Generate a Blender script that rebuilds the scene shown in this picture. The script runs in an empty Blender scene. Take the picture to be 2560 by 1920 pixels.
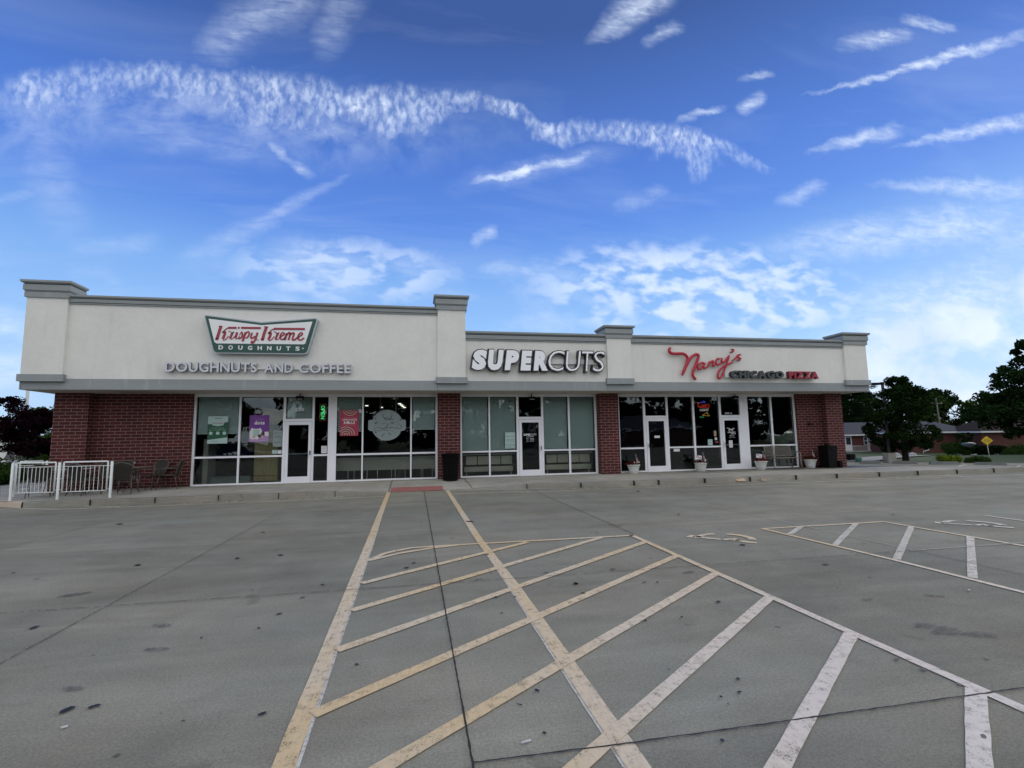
import bpy, bmesh, math, random
from mathutils import Vector, Matrix
import numpy as np
rnd = random.Random(7)
C = bpy.context.scene.collection
S = bpy.context.scene
# ------------------------------------------------------------------ camera
cam_d = bpy.data.cameras.new('camera'); cam = bpy.data.objects.new('camera', cam_d); C.objects.link(cam)
cam_d.sensor_width = 36.0; cam_d.lens = 17.4267; cam_d.clip_start = 0.1; cam_d.clip_end = 2000
_X = Vector((0.98155, -0.19062, -0.01640)); _B = Vector((-0.19125, -0.97563, -0.10760)); _Y = _B.cross(_X).normalized(); _B = _X.cross(_Y).normalized()
cam.matrix_world = Matrix(((_X.x, _Y.x, _B.x, 0.0), (_X.y, _Y.y, _B.y, -18.016), (_X.z, _Y.z, _B.z, 1.594), (0, 0, 0, 1)))
S.camera = cam
S.render.resolution_x = 1024; S.render.resolution_y = 768
S.view_settings.view_transform = 'Standard'; S.view_settings.look = 'None'
S.view_settings.exposure = 0.35; S.view_settings.gamma = 1.0
SUN_EL = math.radians(19); SUN_AZ = math.radians(62)      # low, behind the building and to the right (clockwise from +Y)
sd = bpy.data.lights.new('sun', 'SUN'); sd.energy = 0.7; sd.angle = math.radians(14); sd.color = (1.0, 0.93, 0.82)
sun = bpy.data.objects.new('sun', sd); C.objects.link(sun)
_sv = Vector((math.sin(SUN_AZ)*math.cos(SUN_EL), math.cos(SUN_AZ)*math.cos(SUN_EL), math.sin(SUN_EL)))
sun.rotation_euler = _sv.to_track_quat('Z', 'Y').to_euler(); sun.location = _sv*100

NANCY = [[0.108,[[9.184,4.786],[9.133,4.72],[9.14,4.625],[9.242,4.568],[9.448,4.565],[9.656,4.569],[9.781,4.511],[9.848,4.4],[9.83,4.266],[9.756,4.087],[9.666,3.924],[9.587,3.77]]],[0.108,[[9.587,3.77],[9.701,3.978],[9.844,4.222],[9.985,4.425],[10.136,4.532],[10.244,4.549],[10.299,4.49],[10.258,4.361],[10.16,4.137],[10.051,3.928],[10.018,3.809],[10.052,3.692],[10.138,3.618]]],[0.078,[[10.529,4.224],[10.409,4.238],[10.291,4.162],[10.24,4.063],[10.274,3.989],[10.367,4.026],[10.468,4.134],[10.529,4.224],[10.476,4.111],[10.491,4.039],[10.61,4.073]]],[0.078,[[10.642,4.068],[10.696,4.188],[10.729,4.299]]],[0.078,[[10.693,4.149],[10.786,4.273],[10.871,4.313],[10.891,4.271],[10.852,4.169],[10.888,4.127],[10.984,4.188]]],[0.079,[[11.155,4.383],[11.08,4.397],[11.009,4.321],[10.993,4.221],[11.065,4.171],[11.218,4.245]]],[0.079,[[11.258,4.432],[11.23,4.315],[11.285,4.255],[11.382,4.317],[11.509,4.469],[11.554,4.5],[11.45,4.242],[11.325,3.97],[11.211,3.76],[11.106,3.657],[11.042,3.69],[11.053,3.848],[11.162,3.999],[11.342,4.121],[11.541,4.213],[11.712,4.276]]],[0.101,[[11.721,4.773],[11.744,4.731],[11.685,4.651]]],[0.074,[[11.724,4.348],[11.886,4.475],[12.018,4.571],[12.045,4.535]]],[0.081,[[11.967,4.57],[11.889,4.505],[11.985,4.443],[12.0,4.371],[11.891,4.351]]],[0.067,[[11.951,4.352],[12.064,4.426]]]]
KRISPY = [[0.08,[[-5.879,5.141],[-5.929,4.941],[-5.972,4.741]]],[0.073,[[-5.973,4.777],[-5.989,4.716]]],[0.029,[[-5.938,5.152],[-5.837,5.143]]],[0.033,[[-5.829,4.939],[-5.747,5.051],[-5.652,5.105]]],[0.063,[[-5.671,5.104],[-5.436,5.11]]],[0.063,[[-5.394,5.112],[-5.35,5.113]]],[0.063,[[-5.307,5.114],[-4.741,5.121]]],[0.07,[[-5.816,4.947],[-5.773,4.973],[-5.755,4.925],[-5.808,4.75]]],[0.026,[[-5.81,4.724],[-5.741,4.726],[-5.647,4.846]]],[0.026,[[-5.657,5.004],[-5.578,4.966]]],[0.063,[[-5.545,4.954],[-5.607,4.765]]],[0.037,[[-5.565,4.919],[-5.502,4.984]]],[0.022,[[-5.601,4.755],[-5.537,4.763],[-5.453,4.871]]],[0.063,[[-5.413,4.974],[-5.455,4.785]]],[0.022,[[-5.454,4.764],[-5.39,4.77],[-5.334,4.853]]],[0.022,[[-5.284,4.998],[-5.342,4.883]]],[0.045,[[-5.287,4.987],[-5.262,4.906],[-5.28,4.817],[-5.345,4.775],[-5.369,4.801]]],[0.063,[[-5.171,4.976],[-5.248,4.687]]],[0.045,[[-5.17,4.939],[-5.105,4.994],[-5.063,4.954],[-5.099,4.834],[-5.164,4.785]]],[0.049,[[-4.985,4.968],[-5.017,4.823],[-4.978,4.792],[-4.887,4.859]]],[0.056,[[-4.828,4.978],[-4.883,4.761],[-4.954,4.651],[-4.992,4.664],[-4.971,4.71]]],[0.019,[[-4.868,4.753],[-4.789,4.738]]],[0.083,[[-4.578,5.156],[-4.64,4.942],[-4.677,4.755]]],[0.075,[[-4.678,4.786],[-4.695,4.728]]],[0.03,[[-4.648,5.167],[-4.529,5.158]]],[0.034,[[-4.527,4.942],[-4.427,5.061],[-4.334,5.111]]],[0.068,[[-4.352,5.108],[-3.446,5.124]]],[0.072,[[-4.508,4.951],[-4.462,4.981],[-4.449,4.925],[-4.507,4.759]]],[0.026,[[-4.51,4.732],[-4.431,4.746],[-4.341,4.866]]],[0.027,[[-4.359,5.021],[-4.272,4.977]]],[0.065,[[-4.239,4.966],[-4.303,4.774]]],[0.038,[[-4.261,4.936],[-4.2,4.998]]],[0.023,[[-4.303,4.757],[-4.227,4.775],[-4.169,4.849]]],[0.046,[[-4.158,4.856],[-4.061,4.929],[-4.07,4.987],[-4.127,4.973],[-4.17,4.876],[-4.148,4.79],[-4.094,4.77],[-4.016,4.832]]],[0.061,[[-3.978,4.976],[-4.032,4.749]]],[0.054,[[-3.984,4.922],[-3.909,4.991],[-3.878,4.96],[-3.921,4.757]]],[0.054,[[-3.879,4.925],[-3.794,4.989],[-3.762,4.953],[-3.807,4.789],[-3.749,4.765],[-3.651,4.851]]],[0.046,[[-3.632,4.855],[-3.522,4.942],[-3.531,4.996],[-3.589,4.982],[-3.645,4.888],[-3.619,4.789],[-3.564,4.761],[-3.457,4.834]]]]
KK_OUT = [[-6.368,5.461],[-6.347,5.494],[-6.311,5.495],[-4.737,5.325],[-3.143,5.498],[-3.093,5.483],[-3.068,5.431],[-3.33,4.414],[-3.376,4.34],[-3.453,4.318],[-5.985,4.309],[-6.051,4.347],[-6.09,4.416],[-6.366,5.434]]
KK_GREEN = [[-6.334,5.436],[-6.32,5.465],[-4.73,5.283],[-3.138,5.464],[-3.112,5.435],[-3.359,4.431],[-3.402,4.374],[-3.46,4.352],[-5.97,4.338],[-6.026,4.364],[-6.059,4.424],[-6.333,5.424]]
KK_WHITE = [[-6.238,5.376],[-4.728,5.214],[-3.228,5.372],[-3.424,4.659],[-3.477,4.633],[-5.991,4.611],[-6.044,4.656]]
SUPER = [[1.832,2.375,3.844,4.581],[2.383,2.951,3.841,4.587],[2.951,3.485,3.846,4.579],[3.503,3.943,3.842,4.574],[3.961,4.489,3.842,4.574],[4.498,5.108,3.839,4.589],[5.127,5.707,3.84,4.582],[5.726,6.159,3.836,4.582],[6.111,6.586,3.839,4.589]]
DOUGH = [[-7.387,-5.257,3.724,4.046],[-7.23,-2.045,3.705,4.071]]
DOUGHB = [[-5.922,4.556],[-3.541,4.561],[-3.537,4.436],[-5.916,4.424]]
CHI = [[11.439,13.753,3.658,3.948],[13.942,15.297,3.653,3.937]]
SKY = []
BAND = [[-0.7408,0.6356,0.0552],[-0.6581,0.6505,0.0682],[-0.5225,0.6819,0.0665],[-0.4015,0.6828,0.0727],[-0.2745,0.6838,0.08],[-0.1406,0.6695,0.0867],[-0.0194,0.6836,0.078],[0.0979,0.7133,0.0556],[0.1998,0.7168,0.0349],[0.262,0.6868,0.0264],[0.3365,0.6729,0.0355],[0.447,0.6779,0.0407],[0.5852,0.6787,0.046],[0.7171,0.6712,0.0378],[0.8151,0.6477,0.019],[0.8656,0.6405,0.006]]
LINES = [[0.9834,0.8519,1.7618,1.142,0.0051,0.0268,0.95],[0.1366,0.5461,0.3653,0.6229,0.0073,0.0154,0.95],[0.0969,0.5323,0.4571,0.6486,0.0268,0.0291,0.25],[0.9897,0.7058,1.2203,0.7764,0.0099,0.026,0.75],[1.245,0.7405,1.7166,0.8719,0.009,0.031,0.8],[1.103,1.0084,1.284,1.0609,0.0266,0.0278,0.7],[1.3124,1.1076,1.4434,1.1045,0.0224,0.0142,0.75],[0.7753,0.7883,0.8355,0.8236,0.0195,0.0198,0.7],[0.622,0.7408,0.712,0.7772,0.0083,0.0108,0.55],[0.4233,0.9375,0.5955,1.0866,0.0165,0.0562,0.75],[0.5394,0.9312,0.6164,0.9792,0.012,0.0221,0.5],[1.1602,0.6278,1.6787,0.6455,0.0113,0.0462,0.6],[0.7982,0.4328,1.667,0.5754,0.0433,0.0737,0.62],[0.8715,0.5593,0.9869,0.6069,0.0189,0.0195,0.5],[-0.41,0.3442,-0.1514,0.5279,0.0342,0.0069,0.33],[-0.3977,0.782,-0.2288,0.943,0.0396,0.0742,0.42],[-0.1891,0.8125,-0.1458,0.9467,0.0257,0.054,0.3],[-0.2797,0.5815,-0.2162,0.5388,0.0097,0.0136,0.45],[0.1205,0.4094,0.1633,0.4386,0.0141,0.0163,0.65],[-0.045,0.3641,0.0766,0.341,0.0233,0.0396,0.35],[0.1543,0.3548,0.3373,0.3485,0.02,0.0309,0.35],[-0.2638,0.3522,-0.0987,0.3229,0.0558,0.0475,0.5],[-0.601,0.3598,-0.4816,0.3715,0.0224,0.0231,0.22],[-0.7353,0.4372,-0.6759,0.4455,0.0138,0.0122,0.22],[0.9702,0.2361,1.6663,0.3801,0.0791,0.1419,0.8],[-0.7312,0.2188,-0.6682,0.2041,0.0246,0.0332,0.6],[-0.7238,0.1298,-0.6626,0.1304,0.04,0.0405,0.7],[0.7941,0.8699,0.8606,0.8936,0.0099,0.0101,0.5],[0.4517,0.5208,0.5553,0.5568,0.022,0.0181,0.3],[-0.7018,0.645,-0.6258,0.4019,0.036,0.0522,0.22],[1.4926,0.4733,1.6932,0.5376,0.064,0.0798,0.45],[-0.6628,0.6132,-0.2708,0.5707,0.036,0.0485,0.25]]
CUM = [[0.7077,0.3608],[0.3266,0.3429],[1.1319,0.3807],[0.7155,0.473],[0.7,0.2511]]
TAR = [(-0.87, -14.69, 0.03), (-1.23, -12.9, 0.03), (-1.31, -13.23, 0.02), (-1.71, -13.35, 0.02), (-2.05, -14.38, 0.05), (-1.91, -14.37, 0.035), (-3.27, -12.75, 0.05), (-1.0, -12.01, 0.035), (-1.12, -12.44, 0.03), (-0.6, -14.57, 0.008), (-1.3, -14.67, 0.012), (-5.79, -6.56, 0.08), (-2.63, -8.37, 0.05), (-1.85, -10.34, 0.05), (-2.39, -10.39, 0.05), (-3.58, -10.45, 0.06), (-0.4, -14.15, 0.022), (0.69, -15.24, 0.016), (0.76, -14.79, 0.022), (0.8, -12.91, 0.03), (0.78, -13.37, 0.02), (1.72, -12.66, 0.04), (1.68, -13.0, 0.03), (-0.1, -11.5, 0.04), (-0.01, -11.28, 0.035), (1.52, -12.16, 0.03), (0.98, -11.07, 0.03), (1.02, -14.69, 0.01), (1.03, -8.29, 0.09), (0.89, -12.02, 0.02), (2.07, -14.94, 0.02), (1.97, -15.09, 0.02), (1.82, -15.2, 0.01), (2.84, -13.56, 0.035), (3.31, -14.94, 0.025), (3.34, -15.1, 0.03), (3.36, -15.31, 0.022), (3.93, -15.06, 0.025), (2.91, -15.77, 0.022), (2.23, -15.35, 0.008), (1.7, -14.72, 0.012), (1.95, -13.85, 0.025), (2.3, -13.84, 0.02), (2.07, -14.33, 0.01), (2.59, -12.83, 0.02), (2.44, -12.81, 0.02), (1.72, -12.67, 0.04), (2.33, -12.21, 0.035), (2.44, -12.81, 0.022), (2.59, -12.83, 0.022), (4.63, -11.44, 0.06), (6.32, -4.42, 0.09), (5.21, -8.64, 0.05), (1.68, -13.0, 0.02), (4.88, -12.65, 0.05), (9.05, -9.82, 0.06)]
GREY = [(-1.96, -13.52, 0.07), (-2.2, -14.08, 0.06), (-2.18, -12.95, 0.07), (-3.56, -11.72, 0.1), (4.17, -14.6, 0.12), (4.33, -14.72, 0.11), (4.95, -13.89, 0.07), (4.24, -13.82, 0.05), (3.13, -12.55, 0.07), (4.12, -14.47, 0.08), (0.71, -12.23, 0.04)]


# ------------------------------------------------------------------ node helpers
class NT:
    def __init__(s, tree): s.t = tree; s.n = tree.nodes; s.l = tree.links
    def node(s, typ, **kw):
        n = s.n.new(typ)
        for k, v in kw.items(): setattr(n, k, v)
        return n
    def link(s, a, b): s.l.new(a, b)
    def _in(s, sock, v):
        if isinstance(v, bpy.types.NodeSocket): s.l.new(v, sock)
        elif v is not None: sock.default_value = v
    def math(s, op, a, b=None, c=None, clamp=False):
        n = s.n.new('ShaderNodeMath'); n.operation = op; n.use_clamp = clamp
        s._in(n.inputs[0], a)
        if b is not None: s._in(n.inputs[1], b)
        if c is not None: s._in(n.inputs[2], c)
        return n.outputs[0]
    def mrange(s, v, a, b, c=0.0, d=1.0, smooth=False):
        n = s.n.new('ShaderNodeMapRange')
        if smooth: n.interpolation_type = 'SMOOTHSTEP'
        s._in(n.inputs[0], v); n.inputs[1].default_value = a; n.inputs[2].default_value = b
        n.inputs[3].default_value = c; n.inputs[4].default_value = d
        return n.outputs[0]
    def mix(s, f, a, b, mode='MIX'):
        n = s.n.new('ShaderNodeMix'); n.data_type = 'RGBA'; n.blend_type = mode
        s._in(n.inputs[0], f); s._in(n.inputs[6], a if isinstance(a, bpy.types.NodeSocket) else (*a, 1)); s._in(n.inputs[7], b if isinstance(b, bpy.types.NodeSocket) else (*b, 1))
        return n.outputs[2]
    def noise(s, vec, scale, detail=3, rough=0.55, dist=0.0):
        n = s.n.new('ShaderNodeTexNoise'); n.inputs['Scale'].default_value = scale; n.inputs['Detail'].default_value = detail
        n.inputs['Roughness'].default_value = rough; n.inputs['Distortion'].default_value = dist
        if vec is not None: s.l.new(vec, n.inputs['Vector'])
        return n.outputs['Fac']
    def comb(s, x, y, z=0.0):
        n = s.n.new('ShaderNodeCombineXYZ'); s._in(n.inputs[0], x); s._in(n.inputs[1], y); s._in(n.inputs[2], z); return n.outputs[0]
    def sep(s, v):
        n = s.n.new('ShaderNodeSeparateXYZ'); s.l.new(v, n.inputs[0]); return n.outputs
    def vmul(s, v, t):
        n = s.n.new('ShaderNodeVectorMath'); n.operation = 'MULTIPLY'; s.l.new(v, n.inputs[0]); n.inputs[1].default_value = t; return n.outputs[0]
# ------------------------------------------------------------------ world: Nishita sky with thin summer clouds (all in world directions)
W = bpy.data.worlds.new('World'); S.world = W; W.use_nodes = True
def build_world():
    N = NT(W.node_tree); N.n.clear()
    out = N.node('ShaderNodeOutputWorld'); bg = N.node('ShaderNodeBackground'); N.link(bg.outputs[0], out.inputs[0])
    sky = N.node('ShaderNodeTexSky'); sky.sky_type = 'NISHITA'; sky.sun_disc = False
    sky.sun_elevation = SUN_EL; sky.sun_rotation = SUN_AZ; sky.altitude = 200; sky.air_density = 1.0; sky.dust_density = 0.15; sky.ozone_density = 3.0
    tc = N.node('ShaderNodeTexCoord'); d = tc.outputs['Generated']
    x, y, z = N.sep(d)
    yc = N.math('MAXIMUM', y, 0.08)
    front = N.mrange(y, 0.05, 0.25)
    u0 = N.math('DIVIDE', x, yc); v0 = N.math('DIVIDE', z, yc)
    zp = N.math('MAXIMUM', N.math('ADD', z, 0.12), 0.05)
    px = N.math('DIVIDE', x, zp); py = N.math('DIVIDE', y, zp)      # position on a flat cloud layer
    lay = N.comb(px, py)
    uv0 = N.comb(u0, v0)
    w1 = N.noise(uv0, 9, 4, 0.6); w2 = N.noise(N.vmul(uv0, (1, 1, 1)), 11.3, 4, 0.6, 0.3)
    u = N.math('ADD', u0, N.math('MULTIPLY', N.math('SUBTRACT', w1, 0.5), 0.055))
    v = N.math('ADD', v0, N.math('MULTIPLY', N.math('SUBTRACT', w2, 0.5), 0.055))
    fine = N.noise(uv0, 38, 5, 0.6, 0.4)
    mid = N.noise(uv0, 14, 5, 0.6, 0.3)
    # dappled high band
    UMIN, UMAX = BAND[0][0], BAND[-1][0]
    t = N.mrange(u, UMIN, UMAX)
    def fc(col, lo, hi):
        n = N.node('ShaderNodeFloatCurve'); N.link(t, n.inputs[1]); c = n.mapping.curves[0]
        pts = [((b[0]-UMIN)/(UMAX-UMIN), (b[col]-lo)/(hi-lo)) for b in BAND]
        while len(c.points) < len(pts): c.points.new(0.5, 0.5)
        for p, q in zip(c.points, pts): p.location = q
        n.mapping.update()
        return N.math('MULTIPLY_ADD', n.outputs[0], hi-lo, lo)
    vc = fc(1, 0.6, 0.76); hw = N.math('MULTIPLY', fc(2, 0.0, 0.1), N.mrange(u, 0.15, 0.45, 0.76, 1.1))
    dv = N.math('SUBTRACT', v, vc)
    a = N.math('DIVIDE', N.math('ABSOLUTE', dv), hw); mid_ = mid
    lump = N.noise(uv0, 5.5, 3, 0.55, 0.2)
    low = N.mrange(dv, 0.0, -0.02)                                   # the lower edge frays out, the upper edge is crisper
    a = N.math('ADD', a, N.math('MULTIPLY', low, N.mrange(lump, 0.35, 0.65, 0.75, -0.75)))
    inside = N.mrange(a, 1.2, 0.45, 0, 1, True)
    ends = N.math('MULTIPLY', N.mrange(u, UMIN-0.01, UMIN+0.03), N.mrange(u, UMAX, UMAX-0.1))
    rot = N.node('ShaderNodeMapping'); rot.inputs['Rotation'].default_value = (0, 0, math.radians(-24)); rot.inputs['Scale'].default_value = (1.0, 0.55, 1); N.link(uv0, rot.inputs[0])
    dap = N.noise(rot.outputs[0], 78, 2.5, 0.55, 0.3)
    vor = N.node('ShaderNodeTexVoronoi'); vor.feature = 'SMOOTH_F1'; vor.inputs['Scale'].default_value = 66; vor.inputs['Smoothness'].default_value = 0.6; N.link(rot.outputs[0], vor.inputs['Vector'])
    puffs = N.math('ADD', N.math('MULTIPLY', N.mrange(dap, 0.40, 0.64), 0.7), N.math('MULTIPLY', N.mrange(vor.outputs['Distance'], 0.6, 0.1), 0.4))
    inside = N.math('MULTIPLY', inside, N.mrange(N.math('DIVIDE', dv, hw), -1.0, 0.4, 0.45, 1.0))
    band = N.math('MULTIPLY', N.math('MULTIPLY', inside, ends), N.math('MULTIPLY', N.math('MULTIPLY_ADD', puffs, 0.72, 0.16), N.mrange(N.math('ADD', N.math('MULTIPLY', mid, .5), N.math('MULTIPLY', lump, .5)), 0.37, 0.57, 0.18, 1.05)))
    # thin veil under the band
    veil = N.math('MULTIPLY', N.math('MULTIPLY', N.mrange(dv, 0.05, -0.02, 0, 1, True), N.mrange(dv, -0.17, -0.02, 0, 1, True)), N.math('MULTIPLY', N.mrange(mid, 0.35, 0.7), N.mrange(u, 0.3, -0.2, 0.0, 0.42)))
    dens = N.math('MAXIMUM', band, veil)
    ragged = N.mrange(N.math('ADD', N.math('MULTIPLY', fine, 0.5), N.math('MULTIPLY', mid, 0.5)), 0.34, 0.60)
    fm = N.node('ShaderNodeMapping'); fm.inputs['Rotation'].default_value = (0, 0, math.radians(-17)); fm.inputs['Scale'].default_value = (0.55, 1.9, 1); N.link(uv0, fm.inputs[0])
    fib = N.noise(fm.outputs[0], 26, 5, 0.62, 0.5)
    ragged2 = N.math('MULTIPLY_ADD', N.math('MULTIPLY', N.mrange(fib, 0.34, 0.62), N.math('MULTIPLY_ADD', ragged, 0.7, 0.3)), 0.75, 0.30)
    for (a0, b0, a1, b1, h0, h1, st) in LINES:
        L = math.hypot(a1-a0, b1-b0); ex, ez = (a1-a0)/L, (b1-b0)/L; am, bm_ = (a0+a1)/2, (b0+b1)/2; e = min(0.3*L, 0.06) + 0.004
        sn = N.math('MULTIPLY_ADD', u, ex/(L/2+e), N.math('MULTIPLY_ADD', v, ez/(L/2+e), -(am*ex+bm_*ez)/(L/2+e)))     # -1 .. 1 along the streak
        c = N.math('MULTIPLY_ADD', u, -ez, N.math('MULTIPLY_ADD', v, ex, am*ez-bm_*ex))
        wdt = N.math('MULTIPLY_ADD', sn, (h1-h0)*.72, (h0+h1)*.72)
        q = N.math('DIVIDE', c, wdt); q = N.math('MULTIPLY', q, q); t2 = N.math('MULTIPLY', sn, sn); t2 = N.math('MULTIPLY_ADD', t2, t2, q)
        m = N.mrange(N.math('SQRT', t2), 1.0, -0.05, 0, st*1.15, True)
        m = N.math('MULTIPLY', m, ragged2)
        dens = N.math('MAXIMUM', dens, m)
    # cumulus field low on the right
    cu = N.math('DIVIDE', N.math('SUBTRACT', u, 0.66), 0.47); cv = N.math('DIVIDE', N.math('SUBTRACT', v, 0.325), 0.125)
    rr = N.math('ADD', N.math('MULTIPLY', cu, cu), N.math('MULTIPLY', cv, cv))
    squ = N.comb(u0, N.math('MULTIPLY', v0, 1.9))
    cells = N.noise(squ, 12.5, 3.5, 0.5, 0.2)
    c2u = N.math('DIVIDE', N.math('ADD', u, 0.13), 0.24); c2v = N.math('DIVIDE', N.math('SUBTRACT', v, 0.335), 0.07); rr2 = N.math('ADD', N.math('MULTIPLY', c2u, c2u), N.math('MULTIPLY', c2v, c2v))
    cells2 = N.noise(squ, 13, 3.5, 0.5, 0.2)
    field = N.math('MULTIPLY', N.mrange(rr, 1.2, 0.15, 0, 1, True), N.mrange(cells, 0.40, 0.62, 0, 1, True))
    field2 = N.math('MULTIPLY', N.mrange(rr2, 1.2, 0.1, 0, .62, True), N.mrange(cells2, 0.40, 0.60, 0, 1, True))
    dens = N.math('MAXIMUM', dens, N.math('MAXIMUM', field2, N.math('MULTIPLY', field, 0.9)))
    lowc = N.math('MULTIPLY', N.mrange(v, 0.42, 0.2, 0, 1, True), N.mrange(N.noise(squ, 5.0, 5, 0.55, 0.2), 0.46, 0.70, 0, 0.42, True))
    dens = N.math('MAXIMUM', dens, lowc)
    bank = N.math('SUBTRACT', v, N.math('MULTIPLY_ADD', N.math('SUBTRACT', u, 0.97), 0.30, 0.235))
    bank = N.math('MULTIPLY', N.mrange(bank, 0.05, -0.05, 0, 1, True), N.math('MULTIPLY', N.mrange(u, 0.72, 1.15, 0, 1, True), N.mrange(N.noise(squ, 5.0, 5, 0.55, 0.2), 0.38, 0.58, 0.12, 1.0)))
    dens = N.math('MAXIMUM', dens, bank)
    dens = N.math('MULTIPLY', dens, front)
    # clouds over the rest of the sky dome, and a few faint streaks everywhere
    back = N.mrange(y, 0.12, -0.2)
    rest = N.math('MULTIPLY', N.mrange(N.noise(lay, 1.1, 6, 0.6, 0.3), 0.36, 0.56, 0.35, 1.0), back)
    cir = N.noise(N.vmul(lay, (0.5, 1.8, 1)), 2.2, 5, 0.6, 0.6)
    faint = N.mrange(cir, 0.50, 0.80, 0, 0.13)
    dens = N.math('MAXIMUM', N.math('MAXIMUM', dens, rest), faint, clamp=True)
    # colour: physical sky, tinted towards the deep summer blue of the photograph
    grad = N.node('ShaderNodeValToRGB'); cr = grad.color_ramp
    elv = N.math('ARCSINE', N.math('MAXIMUM', z, 0.0)); N.link(N.math('DIVIDE', elv, 1.5708), grad.inputs[0])
    cr.elements[0].position = 0.0; cr.elements[0].color = (*[q/10 for q in SKYR[0][1]], 1)
    cr.elements[1].position = 1.0; cr.elements[1].color = (*[q/10 for q in SKYR[-1][1]], 1)
    for p, c in SKYR[1:-1]:
        e = cr.elements.new(p); e.color = (*[q/10 for q in c], 1)
    base = N.mix(0.88, sky.outputs[0], N.vmul(grad.outputs[0], (10, 10, 10)))
    cloudc = N.mix(N.mrange(N.noise(uv0, 6, 3, 0.5), 0.35, 0.65), CL1, CL2)
    cloudc = N.mix(back, cloudc, CLB)
    col = N.mix(N.math('MULTIPLY', dens, 0.92), base, cloudc)
    N.link(col, bg.inputs['Color']); bg.inputs['Strength'].default_value = 0.1
# colour stops (elevation / 90 deg -> radiance before the 0.1 strength)
SKYR = [(0.0, (4.2, 5.8, 8.0)), (0.10, (3.0, 5.1, 8.4)), (0.20, (1.75, 3.6, 7.5)), (0.26, (0.92, 2.25, 6.6)), (0.33, (0.66, 1.7, 5.6)), (0.46, (0.36, 0.84, 2.85)), (1.0, (0.35, 0.85, 2.7))]
CL1 = (5.6, 6.7, 8.6); CL2 = (6.8, 7.7, 9.0); CLB = (11.9, 11.8, 11.3)
build_world()
W.cycles.sampling_method = 'NONE'
# ------------------------------------------------------------------ materials
def mat(name, col=(0.5, 0.5, 0.5), rough=0.6, metal=0.0, spec=0.5, emit=None, es=0.0):
    m = bpy.data.materials.new(name); m.use_nodes = True
    b = m.node_tree.nodes['Principled BSDF']
    b.inputs['Base Color'].default_value = (*col, 1); b.inputs['Roughness'].default_value = rough
    b.inputs['Metallic'].default_value = metal; b.inputs['Specular IOR Level'].default_value = spec
    if emit: b.inputs['Emission Color'].default_value = (*emit, 1); b.inputs['Emission Strength'].default_value = es
    m['c'] = col
    return m
def varied(name, col, rough=0.6, amp=0.15, scale=3.0, bump=0.0, bscale=60, metal=0.0, spec=0.4, coord='Object', stretch=(1, 1, 1)):
    m = mat(name, col, rough, metal, spec); N = NT(m.node_tree); b = N.n['Principled BSDF']
    tc = N.node('ShaderNodeTexCoord').outputs[coord]; tcs = N.vmul(tc, stretch)
    n = N.noise(tcs, scale, 5, 0.6); n2 = N.noise(tcs, scale*7, 3, 0.6)
    f = N.math('ADD', N.math('MULTIPLY', n, 0.65), N.math('MULTIPLY', n2, 0.35))
    v = N.mrange(f, 0.3, 0.7, 1-amp, 1+amp)
    hs = N.node('ShaderNodeHueSaturation'); hs.inputs['Color'].default_value = (*col, 1); N.link(v, hs.inputs['Value']); N.link(hs.outputs[0], b.inputs['Base Color'])
    if bump:
        bn = N.node('ShaderNodeBump'); bn.inputs['Strength'].default_value = bump; bn.inputs['Distance'].default_value = 0.01
        N.link(N.noise(tc, bscale, 3), bn.inputs['Height']); N.link(bn.outputs[0], b.inputs['Normal'])
    return m
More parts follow.
